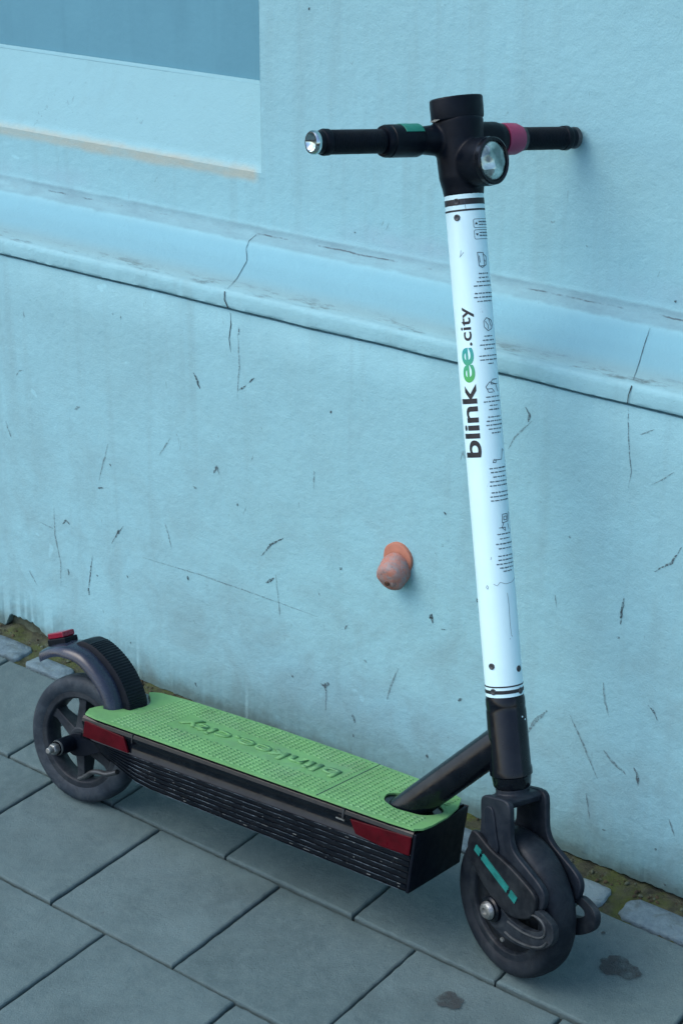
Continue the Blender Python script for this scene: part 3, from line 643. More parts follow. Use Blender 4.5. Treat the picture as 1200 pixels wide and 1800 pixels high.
# --- rear wheel
def wheel(name, c, r, tw, mw, tyremat, spokes=6, phase=0.0, motor=False):
    bm = bmesh.new()
    ri = r - 0.028; hw = tw * 0.42
    # rim ring
    P = [(-hw, ri + 0.002), (-hw, ri - 0.008), (-hw + 0.003, ri - 0.0105), (0, ri - 0.012), (hw - 0.003, ri - 0.0105), (hw, ri - 0.008), (hw, ri + 0.002), (-hw, ri + 0.002)]
    lathe(bm, P, origin=c, axis=(0, 1, 0), seg=72)
    if not motor:
        for k in range(spokes):
            a = phase + 2 * math.pi * k / spokes
            mt = Matrix.Translation(c) @ Matrix.Rotation(-a, 4, 'Y')
            # tapered spoke, thick at the hub
            pts = []
            for (s, w, d) in ((0.014, 0.010, hw * 0.95), (ri - 0.020, 0.0075, hw * 0.62), (ri - 0.006, 0.0105, hw * 0.70)):
                pts.append([bm.verts.new(mt @ Vector((s, y, z))) for y, z in ((-d, -w), (d, -w), (d, w), (-d, w))])
            for A, B in zip(pts, pts[1:]):
                for i in range(4): bm.faces.new((A[i], A[(i + 1) % 4], B[(i + 1) % 4], B[i]))
        lathe(bm, [(-hw, 0), (-hw, 0.020), (-hw + 0.004, 0.0225), (hw - 0.004, 0.0225), (hw, 0.020), (hw, 0)], origin=c, axis=(0, 1, 0), seg=40)
    bmesh.ops.recalc_face_normals(bm, faces=bm.faces[:])
    w = link(name, bm, 'rim', parent=scooter, mw=mw, bevel=0.0015)
    bm = bmesh.new(); P = []
    h = tw / 2; R0 = ri
    # tyre section: bead, bulged side wall, shoulder, crowned tread
    sec = [(-h * 0.80, R0), (-h * 0.93, R0 + 0.004), (-h, R0 + 0.012), (-h * 0.985, R0 + 0.017), (-h * 0.90, R0 + 0.0215), (-h * 0.72, R0 + 0.0252), (-h * 0.45, R0 + 0.0272), (0, R0 + 0.028)]
    sec = sec + [(-a, b) for a, b in reversed(sec[:-1])] + [sec[0]]
    lathe(bm, sec, origin=c, axis=(0, 1, 0), seg=96)
    bmesh.ops.recalc_face_normals(bm, faces=bm.faces[:])
    link('tyre', bm, tyremat, parent=w, angle=60)
    bm = bmesh.new()
    if motor:
        for s in (-1, 1):
            lathe(bm, [(0, 0), (s * 0.019, 0.0), (s * 0.019, 0.022), (s * 0.0165, 0.026), (s * 0.0165, 0.045), (s * 0.0185, 0.049), (s * 0.0185, 0.058), (s * 0.0155, 0.0625), (s * 0.0135, ri - 0.002), (0, ri - 0.002)], origin=c, axis=(0, 1, 0), seg=64)
        bmesh.ops.recalc_face_normals(bm, faces=bm.faces[:])
        hb = link('motor_hub', bm, 'hub', parent=w)
    return w
RC = Vector((-0.028, 0, 0.108))
wheel('wheel', RC, 0.108, 0.042, None, 'rearrubber', 6, rad(95))
# axle stubs, nuts and stays
for s in (-1, 1):
    bm = bmesh.new()
    poly = catmull([(-0.030, 0.092), (-0.010, 0.090), (0.03, 0.108), (0.075, 0.135), (0.080, 0.160), (0.05, 0.158), (0.01, 0.135), (-0.025, 0.126), (-0.038, 0.110)], 4, True)
    prism(bm, poly, s * 0.030, s * 0.038)
    lathe(bm, [(0.030, 0.0), (0.030, 0.0135), (0.066, 0.0135), (0.070, 0.0120), (0.070, 0)], origin=(RC.x, 0, RC.z), axis=(0, s, 0), seg=28)
    bmesh.ops.recalc_face_normals(bm, faces=bm.faces[:])
    stay = link('rear_stay', bm, 'blackmatte', parent=scooter, bevel=0.0012)
    bm = bmesh.new()
    lathe(bm, [(0.068, 0.0), (0.068, 0.0118), (0.071, 0.0125), (0.073, 0.0118)], origin=(RC.x, 0, RC.z), axis=(0, s, 0), seg=24)
    lathe(bm, [(0.073, 0.0095), (0.082, 0.0095), (0.084, 0.0080), (0.084, 0.0)], origin=(RC.x, 0, RC.z), axis=(0, s, 0), seg=6)
    lathe(bm, [(0.084, 0.0055), (0.092, 0.0052), (0.0935, 0.004), (0.0935, 0)], origin=(RC.x, 0, RC.z), axis=(0, s, 0), seg=20)
    bmesh.ops.recalc_face_normals(bm, faces=bm.faces[:])
    link('axle_nut', bm, 'steel', parent=stay, bevel=0.0006)
# small bent bracket below the deck tail
bm = bmesh.new(); tube(bm, catmull([(0.000, -0.040, 0.055), (0.016, -0.044, 0.066), (0.030, -0.048, 0.078), (0.044, -0.050, 0.084), (0.066, -0.052, 0.088), (0.085, -0.052, 0.098)], 5), 0.0042, 10, flat=1.3)
link('tail_bracket', bm, 'linkmetal', parent=scooter)

# --- rear fender
fl = catmull([(-0.125, 0.234), (-0.098, 0.251), (-0.068, 0.2605), (-0.031, 0.2595), (0.001, 0.244), (0.028, 0.222), (0.045, 0.195), (0.054, 0.165)], 6)
def band_shell(bm, line, ys_drop, th):
    """line (x,z), ys_drop list of (y, drop towards inside)."""
    n = len(line); G = [[], []]
    for i, (x, z) in enumerate(line):
        a = Vector(line[max(i - 1, 0)]); b = Vector(line[min(i + 1, n - 1)]); d = (b - a).normalized(); nn = Vector((-d.y, d.x))
        t = i / (n - 1)
        for L in (0, 1):
            G[L].append([bm.verts.new((x - nn.x * (dr + th * L), y * (0.80 + 0.20 * min(1, t * 3.5)), z - nn.y * (dr + th * L))) for y, dr in ys_drop])
    m = len(ys_drop)
    for L in (0, 1):
        for i in range(n - 1):
            for j in range(m - 1): bm.faces.new((G[L][i][j], G[L][i + 1][j], G[L][i + 1][j + 1], G[L][i][j + 1]))
    for i in range(n - 1):
        for j in (0, m - 1): bm.faces.new((G[0][i][j], G[0][i + 1][j], G[1][i + 1][j], G[1][i][j]))
    for i in (0, n - 1):
        for j in range(m - 1): bm.faces.new((G[0][i][j], G[0][i][j + 1], G[1][i][j + 1], G[1][i][j]))
    bmesh.ops.recalc_face_normals(bm, faces=bm.faces[:])
bm = bmesh.new()
band_shell(bm, fl, [(-0.036, 0.013), (-0.0345, 0.006), (-0.030, 0.001), (-0.022, -0.002), (-0.01, -0.004), (0.0, -0.0045), (0.01, -0.004), (0.022, -0.002), (0.030, 0.001), (0.0345, 0.006), (0.036, 0.013)], 0.0025)
fender = link('rear_fender', bm, 'fender', parent=scooter, angle=50)
# ribbed foot brake on the fender
pl_ = catmull([(-0.064, 0.262), (-0.048, 0.2735), (-0.018, 0.2700), (0.015, 0.2535), (0.042, 0.230), (0.062, 0.200), (0.066, 0.183)], 14)
bm = bmesh.new()
n = len(pl_); yv = [-0.012, -0.010, 0.0, 0.012, 0.024, 0.034, 0.0365]; G = []
for i, (x, z) in enumerate(pl_):
    a = Vector(pl_[max(i - 1, 0)]); b = Vector(pl_[min(i + 1, n - 1)]); d = (b - a).normalized(); nn = Vector((-d.y, d.x))
    rib = 0.0009 if (i % 2 and i > 22) else 0.0
    row = []
    for j, y in enumerate(yv):
        dr = (0.006 if j in (0, len(yv) - 1) else (0.0012 if j in (1, len(yv) - 2) else 0.0)) - rib
        row.append(bm.verts.new((x - nn.x * dr, y, z - nn.y * dr)))
    row.append(bm.verts.new((x - nn.x * 0.0165, yv[-1], z - nn.y * 0.0165)))
    row.append(bm.verts.new((x - nn.x * 0.0165, yv[0], z - nn.y * 0.0165)))
    G.append(row)
m = len(G[0])
for i in range(n - 1):
    for j in range(m): bm.faces.new((G[i][j], G[i][(j + 1) % m], G[i + 1][(j + 1) % m], G[i + 1][j]))
bm.faces.new(G[0]); bm.faces.new(list(reversed(G[-1])))
bmesh.ops.recalc_face_normals(bm, faces=bm.faces[:])
link('brake_pad', bm, 'blackmatte', parent=fender, angle=25)
bm = bmesh.new()
mt = Matrix.Translation((-0.096, 0, 0.2565)) @ Matrix.Rotation(rad(-22), 4, 'Y')
box(bm, (-0.020, -0.016, -0.004), (0.020, 0.016, 0.0075), mt)
tlh = link('tail_light_housing', bm, 'blackmatte', parent=fender, bevel=0.002)
bm = bmesh.new(); box(bm, (-0.0185, -0.0145, 0.0078), (0.0165, 0.0145, 0.0175), mt)
tl = link('tail_light', bm, 'tailred', parent=fender, bevel=0.002)

# --- deck body
bm = bmesh.new()
HW = 0.074
XR, XF = 0.022, 0.640
# cross-section with round top rail, smooth flank and ridged lower panel, lofted along x with chamfered tail
def FARK(x): return interp([(0.022, 1.16), (0.11, 1.34), (0.28, 1.38), (0.45, 1.32), (0.56, 1.22), (0.60, 1.12), (0.64, 1.0)], x)
def deck_section(x):
    zt = 0.182 + 0.0145 * (x - XR) / (XF - XR)          # nose slightly higher
    zb = 0.1035
    if x < 0.17: zb = interp([(0.022, 0.150), (0.048, 0.143), (0.066, 0.131), (0.14, 0.1065), (0.17, 0.1035)], x)
    P = [(-HW + 0.008, zt), (-HW + 0.003, zt - 0.0012), (-HW - 0.0005, zt - 0.005), (-HW - 0.0015, zt - 0.010), (-HW, zt - 0.015), (-HW + 0.003, zt - 0.019)]
    P += [(-HW + 0.0045, zt - 0.024), (-HW + 0.0040, zt - 0.030), (-HW + 0.0015, zt - 0.0385)]
    z1 = zt - 0.039; nr = 6; hh = (z1 - zb) / nr
    for k in range(nr):
        a = z1 - hh * k
        P += [(-HW - 0.0008, a), (-HW - 0.0008, a - hh * 0.55), (-HW + 0.0022, a - hh * 0.64), (-HW + 0.0022, a - hh * 0.92)]
    P += [(-HW - 0.0008, zb + 0.0), (-HW + 0.004, zb - 0.002)]
    return P
xsd = [XR, 0.03, 0.048, 0.066, 0.10, 0.14, 0.17, 0.20, 0.30, 0.40, 0.50, 0.60, XF]
R = []
for x in xsd:
    P = deck_section(x); full = P + [(-y * FARK(x), z) for y, z in reversed(P)]
    R.append([bm.verts.new((x, y, z)) for y, z in full])
m = len(R[0])
for A, B in zip(R, R[1:]):
    for j in range(m): bm.faces.new((A[j], A[(j + 1) % m], B[(j + 1) % m], B[j]))
bm.faces.new(R[0]); bm.faces.new(list(reversed(R[-1])))
bmesh.ops.recalc_face_normals(bm, faces=bm.faces[:])
def ztop(x): return 0.182 + 0.0145 * (x - XR) / (XF - XR)
random.seed(21)
for k in range(34):                                             # bare chips on the ribs
    x = random.uniform(0.16, 0.63); z1 = ztop(x) - 0.039; hh = (z1 - 0.1035) / 6; kk = random.choice([0, 1, 2, 3, 4, 5, 5, 5])
    z = z1 - hh * kk - hh * random.choice([0.03, 0.5]); L = random.choice([0.0015, 0.002, 0.003, 0.004, 0.006, 0.011])
    box(bm, (x, -HW - 0.00105, z - random.uniform(0.0003, 0.0009)), (x + L, -HW - 0.0002, z + 0.0001), mi=1)
for kk in range(7):                                             # highlights painted along the worn rib edges
    for k in range(56):
        xa, xb = 0.125 + k * 0.009, 0.125 + (k + 1) * 0.009
        def ez(x):
            z1 = ztop(x) - 0.039; zb = 0.1035 if x >= 0.17 else interp([(0.022, 0.150), (0.048, 0.143), (0.066, 0.131), (0.14, 0.1065), (0.17, 0.1035)], x); return z1 - (z1 - zb) / 6 * kk
        w = 0.00055 + 0.00030 * noise.noise(Vector((xa * 40, kk * 3.1, 0)))
        v = [bm.verts.new((xx, -HW - 0.00100, ez(xx) + dz)) for xx, dz in ((xa, -w), (xb, -w), (xb, w * 0.3), (xa, w * 0.3))]
        f = bm.faces.new(v); f.material_index = 2
for xa, xb in ((0.5215, 0.5245), (0.1255, 0.1270)):              # joints of the top rail
    prism(bm, [(xa, ztop(xa) - 0.003), (xb, ztop(xb) - 0.003), (xb, ztop(xb) - 0.018), (xa, ztop(xa) - 0.018)], -(HW + 0.0022), -(HW - 0.002), mi=3)
box(bm, (0.512, -HW - 0.0022, ztop(0.52) - 0.0205), (0.5265, -HW - 0.0005, ztop(0.52) - 0.0185), mi=1)
deck = link('deck_body', bm, ['black', 'steel', 'ribedge', 'linkmetal'], parent=scooter, angle=28)
# front plate
bm = bmesh.new(); box(bm, (XF + 0.0005, -HW - 0.001, 0.1015), (XF + 0.006, HW + 0.001, 0.1925))
link('front_plate', bm, 'blackmatte', parent=deck, bevel=0.0015)
for s in (-1, 1):
    for (xa, xb, rear) in ((0.028, 0.122, True), (0.532, 0.6395, False)):
        bm = bmesh.new(); y = -HW - 0.0030; y1 = -HW + 0.0015
        if rear: poly = [(xa + 0.001, ztop(xa) - 0.0075), (xb - 0.012, ztop(xb) - 0.0125), (xb, ztop(xb) - 0.036), (xa, ztop(xa) - 0.0345)]
        else: poly = [(xa + 0.004, ztop(xa) - 0.014), (xb, ztop(xb) - 0.0090), (xb, ztop(xb) - 0.0375), (xa + 0.060, ztop(xa) - 0.037), (xa + 0.016, ztop(xa) - 0.033)]
        if s < 0: prism(bm, poly, y, y1)
        else: prism(bm, poly, -y * FARK((xa + xb) / 2) * 1.005, -y1)
        link('reflector', bm, 'red', parent=deck, bevel=0.001)
# --- deck mat (3 mm rubber sheet with raised studs, tail notch and the hole for the down tube)
out = [(0.016, -0.052), (0.019, -0.032), (0.026, -0.020), (0.042, -0.008), (0.062, 0.003), (0.069, 0.020), (0.064, 0.042), (0.045, 0.066), (0.030, 0.082), (0.045, 0.095)]
outline = catmull(out, 4)[:-1] + [(0.045, 0.095), (0.11, 0.1035), (0.28, 0.107), (0.45, 0.102), (0.55, 0.095), (0.61, 0.086), (0.632, 0.076), (0.645, 0.045), (0.652, 0.0), (0.652, -0.04), (0.649, -0.062), (0.640, -0.0745), (0.60, -0.077), (0.30, -0.077), (0.05, -0.077), (0.026, -0.073)]
HC, HRX, HRY = (0.592, 0.004), 0.047, 0.033
bm = bmesh.new()
ov = [bm.verts.new((x, y, 0)) for x, y in outline]
hv = [bm.verts.new((HC[0] + HRX * math.cos(t) * (1 + 0.03 * math.sin(5 * t)), HC[1] + HRY * math.sin(t) * (1 + 0.03 * math.cos(7 * t)), 0)) for t in [2 * math.pi * k / 36 for k in range(36)]]
oe = [bm.edges.new((ov[i], ov[(i + 1) % len(ov)])) for i in range(len(ov))]
he = [bm.edges.new((hv[i], hv[(i + 1) % 36])) for i in range(36)]
bmesh.ops.triangle_fill(bm, use_beauty=True, edges=oe + he)
bmesh.ops.recalc_face_normals(bm, faces=bm.faces[:])
ext = bmesh.ops.extrude_face_region(bm, geom=bm.faces[:])
for v in [g for g in ext['geom'] if isinstance(g, bmesh.types.BMVert)]: v.co.z += 0.003
for v in bm.verts: v.co.z += ztop(v.co.x) + 0.0004
bmesh.ops.recalc_face_normals(bm, faces=bm.faces[:])
# studs
def inlogo(x, y): return 0.140 < x < 0.462 and -0.016 < y < 0.048
def stud(x, y, a, b, h):
    z = ztop(x) + 0.0034
    vs = box(bm, (x - a, y - b, z), (x + a, y + b, z + h), mi=1)
    for v in vs:
        if v.co.z > z + h * 0.5: v.co.x += (x - v.co.x) * 0.28; v.co.y += (y - v.co.y) * 0.28
x = 0.080; r = 0
while x < 0.638:
    y = -0.068 + (0.0030 if r % 2 else 0)
    while y < 0.077 * FARK(x) - 0.006:
        ok = not inlogo(x, y) and ((x - HC[0]) / (HRX + 0.006)) ** 2 + ((y - HC[1]) / (HRY + 0.006)) ** 2 > 1 and not (abs(x - 0.474) < 0.004)
        if x < 0.10 and y > -0.01 and x < 0.085: ok = False
        if ok: stud(x, y, 0.0031, 0.0021, 0.0014 if x > 0.14 else 0.0010)
        y += 0.0075
    x += 0.0098; r += 1
matob = link('deck_mat', bm, ['mat', 'matstud'], parent=scooter, smooth=False)
# seam
bm = bmesh.new(); box(bm, (0.4735, -0.0765, ztop(0.474) + 0.0030), (0.4750, 0.100, ztop(0.474) + 0.0037)); link('seam', bm, 'black', parent=matob, smooth=False)

# --- text
def text_bm(body, size=1.0, offset=0.0, spacing=1.0, res=6):
    cu = bpy.data.curves.new('t', 'FONT'); cu.body = body; cu.size = size; cu.offset = offset; cu.space_character = spacing; cu.resolution_u = res
    o = bpy.data.objects.new('t', cu); COL.objects.link(o)
    dg = bpy.context.evaluated_depsgraph_get(); me = bpy.data.meshes.new_from_object(o.evaluated_get(dg))
    b = bmesh.new(); b.from_mesh(me); bpy.data.objects.remove(o); bpy.data.curves.remove(cu); bpy.data.meshes.remove(me)
    return b
def fit(b, u0, u1, xh=None, body_xh=0.53):
    xa = min(v.co.x for v in b.verts); xb = max(v.co.x for v in b.verts); s = (u1 - u0) / (xb - xa)
    sv = s if xh is None else xh / body_xh
    for v in b.verts: v.co = Vector(((v.co.x - xa) * s + u0, v.co.y * sv, 0))
# embossed lettering on the mat, upside down from this side
b = text_bm('blinkee.city', offset=0.012); fit(b, 0.0, 0.300, 0.024)
ext = bmesh.ops.extrude_face_region(b, geom=b.faces[:])
for v in [g for g in ext['geom'] if isinstance(g, bmesh.types.BMVert)]: v.co.z = 0.0022
for v in b.verts:
    x = 0.452 - v.co.x; y = 0.028 - v.co.y; v.co = Vector((x, y, ztop(x) + 0.0032 + v.co.z))
bmesh.ops.recalc_face_normals(b, faces=b.faces[:])
link('embossed_lettering', b, 'mat', parent=matob, smooth=False)

# --- down tube
bm = bmesh.new()
tube(bm, [(0.727, 0, 0.348), (0.712, 0, 0.331), (0.660, 0, 0.273), (0.590, 0, 0.195), (0.560, 0, 0.162)], 0.0245, 32)
dt = link('down_tube', bm, 'black', parent=scooter, angle=50)
bm = bmesh.new()
lathe(bm, [(0.0, 0.0265), (0.003, 0.0262), (0.006, 0.0246)], origin=(0.722, 0, 0.342), axis=(-0.665, 0, -0.747), seg=36)
link('weld_bead', bm, 'black', parent=dt)

# --- head tube (steering axis frame)
bm = bmesh.new()
lathe(bm, [(0.001, 0), (0.001, 0.0262), (-0.004, 0.0276), (-0.012, 0.0278), (-0.018, 0.0272), (-0.020, 0.0280), (-0.100, 0.0288), (-0.104, 0.0300), (-0.112, 0.0302), (-0.114, 0.0280), (-0.128, 0.0265), (-0.132, 0.0235), (-0.140, 0.0235), (-0.140, 0)], seg=56)
ht = link('head_tube', bm, 'black', parent=scooter, mw=MS)
for (a, h) in ((10, -0.028), (22, -0.033)):
    bm = bmesh.new(); lathe(bm, [(0, 0), (0.0012, 0.0014), (0.0006, 0)], origin=(0.0278 * math.cos(rad(a)), 0.0278 * math.sin(rad(a)), h), axis=(math.cos(rad(a)), math.sin(rad(a)), 0), seg=8)
    link('paint_chip', bm, 'white', parent=ht)

# --- steering tube
TR = 0.0267
bm = bmesh.new()
lathe(bm, [(0.0015, 0.0), (0.0015, TR)] + [(0.0015 + 0.6935 * k / 24, TR) for k in range(1, 25)] + [(0.695, 0.0)], seg=72)
stem = link('steering_tube', bm, 'white', parent=scooter, mw=MS)
def cyl(z, az, off=0.0): return Vector(((TR + off) * math.cos(az), (TR + off) * math.sin(az), z))
for z0, z1 in ((0.6775, 0.6855), (0.6690, 0.6715), (0.0155, 0.0175), (0.0065, 0.0115)):
    bm = bmesh.new(); lathe(bm, [(z0, TR), (z0, TR + 0.0003), (z1, TR + 0.0003), (z1, TR)], seg=72)
    link('stripe_band', bm, 'ink', parent=stem, angle=20)
def wrap(b, z0, az_base, mat, name, off=0.0003):
    ymin = min(v.co.y for v in b.verts); ymax = max(v.co.y for v in b.verts)
    y = ymin + 0.0018
    while y < ymax:
        bmesh.ops.bisect_plane(b, geom=b.verts[:] + b.edges[:] + b.faces[:], plane_co=(0, y, 0), plane_no=(0, 1, 0)); y += 0.0018
    for v in b.verts: v.co = cyl(z0 + v.co.x, az_base - v.co.y / TR, off)
    bmesh.ops.recalc_face_normals(b, faces=b.faces[:])
    for f in b.faces:
        if f.normal.dot(Vector((f.calc_center_median().x, f.calc_center_median().y, 0))) < 0: f.normal_flip()
    return link(name, b, mat, parent=stem, smooth=False)
AZB = rad(-50)
b = text_bm('blink', offset=0.022, spacing=0.98); fit(b, 0.0, 0.1005, 0.0192); wrap(b, 0.3365, AZB, 'ink', 'lettering')
b = text_bm('ee', offset=0.022, spacing=0.90); fit(b, 0.0, 0.0475, 0.0192); wrap(b, 0.4390, AZB, 'ee', 'lettering')
b = text_bm('.city', offset=0.014, spacing=1.02); fit(b, 0.0, 0.0525, 0.0122); wrap(b, 0.4885, AZB, 'ink', 'lettering')
# small print: rows that run round the tube
def patch(bm, z, h, a0, a1, off=0.00035, mi=0, slope=0.0):
    n = max(1, int(abs(a1 - a0) / rad(7))); pr = None
    for k in range(n + 1):
        a = a0 + (a1 - a0) * k / n; dz = slope * (a - a0)
        p = (bm.verts.new(cyl(z - h / 2 + dz, a, off)), bm.verts.new(cyl(z + h / 2 + dz, a, off)))
        if pr: f = bm.faces.new((pr[0], p[0], p[1], pr[1])); f.material_index = mi
        pr = p
ZT = [(345, .690), (400, .648), (460, .602), (540, .540), (660, .447), (760, .369), (880, .274), (1000, .179), (1100, .099), (1170, .043)]
def zp(y): return interp(ZT, y)
random.seed(5)
def words(bm, y, a0, a1, h=0.0019, mi=0):
    a = a0
    while a < a1:
        w = rad(random.uniform(5, 15)); e = min(a + w, a1)
        # letters of a word as short strokes
        q = a
        while q < e:
            g = rad(random.uniform(1.0, 2.6)); patch(bm, zp(y) + random.uniform(-0.0001, 0.0001), h * random.uniform(0.6, 1.1), q, min(q + g, e), mi=mi); q += g + rad(0.5)
        a = e + rad(2.5)
bm = bmesh.new()
def arow(ylist, c, halfs):
    for y, hf in zip(ylist, halfs): words(bm, y, rad(c - hf), rad(c + hf))
arow([483, 490, 497, 504, 517, 524, 531], 5, [18, 19, 27, 36, 35, 38, 29])
arow([592, 599, 607, 614, 626, 633, 640], 4, [16, 22, 31, 19, 36, 34, 10])
arow([698, 706, 713, 720, 733, 740, 747, 754, 761], 4, [26, 34, 16, 20, 24, 30, 32, 26, 17])
arow([822, 829, 837, 845, 852, 864, 871, 878], 4, [33, 30, 24, 35, 36, 33, 37, 36])
arow([937, 945, 954, 962, 975, 982, 989, 996, 1002], 5, [27, 20, 33, 26, 29, 30, 36, 27, 17])
# boxed warnings at the top
def line3(bm, pts, w=0.0007):
    # pts in (pixel row, degrees); thin wrapped stroke
    for (y0, a0), (y1, a1) in zip(pts, pts[1:]):
        n = 4; pr = None
        z0, z1 = zp(y0), zp(y1); du = Vector(((rad(a1 - a0)) * TR, z1 - z0)); 
        if du.length < 1e-7: continue
        nn = Vector((-du.y, du.x)).normalized() * w / 2
        for k in range(n + 1):
            t = k / n; a = rad(a0) + rad(a1 - a0) * t; z = z0 + (z1 - z0) * t
            p = (bm.verts.new(cyl(z + nn.y, a + nn.x / TR, 0.0004)), bm.verts.new(cyl(z - nn.y, a - nn.x / TR, 0.0004)))
            if pr: bm.faces.new((pr[0], p[0], p[1], pr[1]))
            pr = p
for y0, y1 in ((388, 403), (407, 423)):
    line3(bm, [(y0, 52), (y0, -14), (y0 + 2, -17), (y1 - 2, -17), (y1, -14), (y1, 52)])
for y in (393, 398, 412, 417): words(bm, y, rad(0), rad(50))
for y0 in (452, 568, 675, 800, 915):                                   # line drawings between the paragraphs
    A = {452: [[(446, -2), (447, 14), (470, 16), (470, 0), (446, -2)], [(452, 2), (464, 3)], [(449, 14), (455, 24), (468, 22), (473, 8), (470, 2)], [(460, 16), (463, 20)]],
         568: [[(560, 8), (564, 22), (572, 28), (580, 22), (583, 10), (576, 0), (566, 0), (560, 8)], [(566, 4), (574, 12), (580, 10)], [(562, 14), (570, 18), (576, 22)]],
         675: [[(668, 28), (668, 12), (672, 6), (676, 6), (676, 28)], [(690, 28), (676, 20), (672, 2), (680, -8), (690, -2), (690, 10)], [(684, -6), (684, 8), (690, 14)]],
         800: [[(792, 26), (808, 20), (808, -2)], [(806, -2), (812, -6), (812, 2), (806, 2)], [(790, 26), (794, 32)]],
         915: [[(903, 8), (903, 24), (916, 26), (918, 6), (903, 8)], [(907, 12), (907, 20), (913, 21), (913, 11), (907, 12)], [(916, 26), (900, 32)], [(918, 10), (926, 4), (932, 14), (926, 14), (926, -4)], [(920, 24), (930, 28)]]}[y0]
    for L in A: line3(bm, [(y, a * 1.25 - 10) for y, a in L], 0.0009)
link('instruction_print', bm, 'greyink', parent=stem, smooth=False)
for y, up in ((395.5, 1), (415, -1)):
    bm = bmesh.new()
    z = zp(y); a0 = rad(-8); h = 0.0028
    P = [(-0.0022, -h * up * 0.5), (0.0022, -h * up * 0.5), (0.0, h * up * 0.7)]
    bm.faces.new([bm.verts.new(cyl(z + q, a0 + p / TR, 0.0005)) for p, q in P])
    link('arrow_symbol', bm, 'ink', parent=stem, smooth=False)
# scratches in the vinyl
bm = bmesh.new(); bm.from_mesh(stem.data); nf0 = len(bm.faces)
for L in ([(1022, -45), (1026, -35), (1020, -25), (1024, -8), (1023, 15), (1016, 45)], [(1040, -5), (1060, -3), (1090, -4), (1112, -3), (1116, -1)], [(1119, -9), (1121, -7)], [(440, -60), (450, -63), (452, -66), (444, -52)], [(1028, -68), (1031, -64), (1027, -61), (1024, -65), (1028, -68)], [(352, -38), (370, -36)], [(975, -45), (980, -47)], [(1175, 30), (1190, 26), (1196, 24)]):
    line3(bm, L, 0.0005)
bm.faces.ensure_lookup_table()
for f in bm.faces[nf0:]: f.material_index = 1
bm.to_mesh(stem.data); bm.free(); stem.data.materials.append(M['greyink'])
for z, a in ((0.682, -62), (0.661, -64), (0.046, -72), (0.039, 17), (0.010, -74), (0.008, 17)):
    bm = bmesh.new(); az = rad(a); p = cyl(z, az, -0.0005)
    lathe(bm, [(0.0, 0.0046), (0.0014, 0.0044), (0.0018, 0.0036), (0.0012, 0.0022), (0.0008, 0.0)], origin=p, axis=(math.cos(az), math.sin(az), 0), seg=18)
    link('screw', bm, 'linkmetal', parent=stem)

# --- handlebar head (fused housing), with lamp and cap
def remeshed(o, vox=0.0016, it=6):
    r = o.modifiers.new('fuse', 'REMESH'); r.mode = 'VOXEL'; r.voxel_size = vox; r.use_smooth_shade = True
    s = o.modifiers.new('relax', 'SMOOTH'); s.factor = 0.6; s.iterations = it
bm = bmesh.new()
lathe(bm, [(0.690, 0), (0.690, 0.0270), (0.700, 0.0282), (0.715, 0.0315), (0.735, 0.0325), (0.765, 0.0330), (0.790, 0.0345), (0.794, 0.0335), (0.794, 0)], seg=48)
lathe(bm, [(-0.062, 0), (-0.062, 0.0180), (-0.050, 0.0190), (0.0, 0.024), (0.070, 0.024), (0.076, 0.0225), (0.083, 0.0215), (0.083, 0)], origin=(-0.013, 0, 0.7675), axis=(0, 1, 0), seg=36)
lathe(bm, [(0.0, 0), (0.0, 0.028), (0.030, 0.0305), (0.056, 0.0312), (0.062, 0.0295), (0.062, 0)], origin=(0.004, 0, 0.733), axis=(1, 0, -0.06), seg=40, ref=(0, 1, 0), sx=0.86, sy=1.05)
hd = link('handlebar_head', bm, 'blackmatte', parent=scooter, mw=MS); remeshed(hd)
LX = Vector((1, 0, -0.06)).normalized(); LO = Vector((0.004, 0, 0.733))
bm = bmesh.new()
lathe(bm, [(0.055, 0.0), (0.055, 0.0300), (0.0655, 0.0298), (0.067, 0.0280), (0.066, 0.0248), (0.060, 0.0235)], origin=LO, axis=LX, seg=48, ref=(0, 1, 0), sx=0.88, sy=1.06)
hl = link('headlight_bezel', bm, 'black', parent=hd)
bm = bmesh.new()
lathe(bm, [(0.0640, 0.0243), (0.0662, 0.0222), (0.0690, 0.016), (0.0705, 0.008), (0.0710, 0.0)], origin=LO, axis=LX, seg=48, ref=(0, 1, 0), sx=0.88, sy=1.06)
link('headlight', bm, 'lens', parent=hd)
bm = bmesh.new()
lathe(bm, [(0.7925, 0.0), (0.7925, 0.0360), (0.7950, 0.0368), (0.8120, 0.0372), (0.8205, 0.0370), (0.8222, 0.0352), (0.8212, 0.0)], seg=56, sx=0.86, sy=1.04, ref=(1, 0, 0))
for v in bm.verts: v.co.z += v.co.y * 0.05
link('display_cap', bm, 'blackmatte', parent=hd, bevel=0.001)
bm = bmesh.new(); lathe(bm, [(0, 0.0), (0.0, 0.006), (0.0008, 0.006), (0.0008, 0)], origin=(0.0, -0.0385, 0.7915), axis=(0, -1, 0), seg=4, sx=2.0, sy=0.28)
link('trim_clip', bm, 'steel', parent=hd)

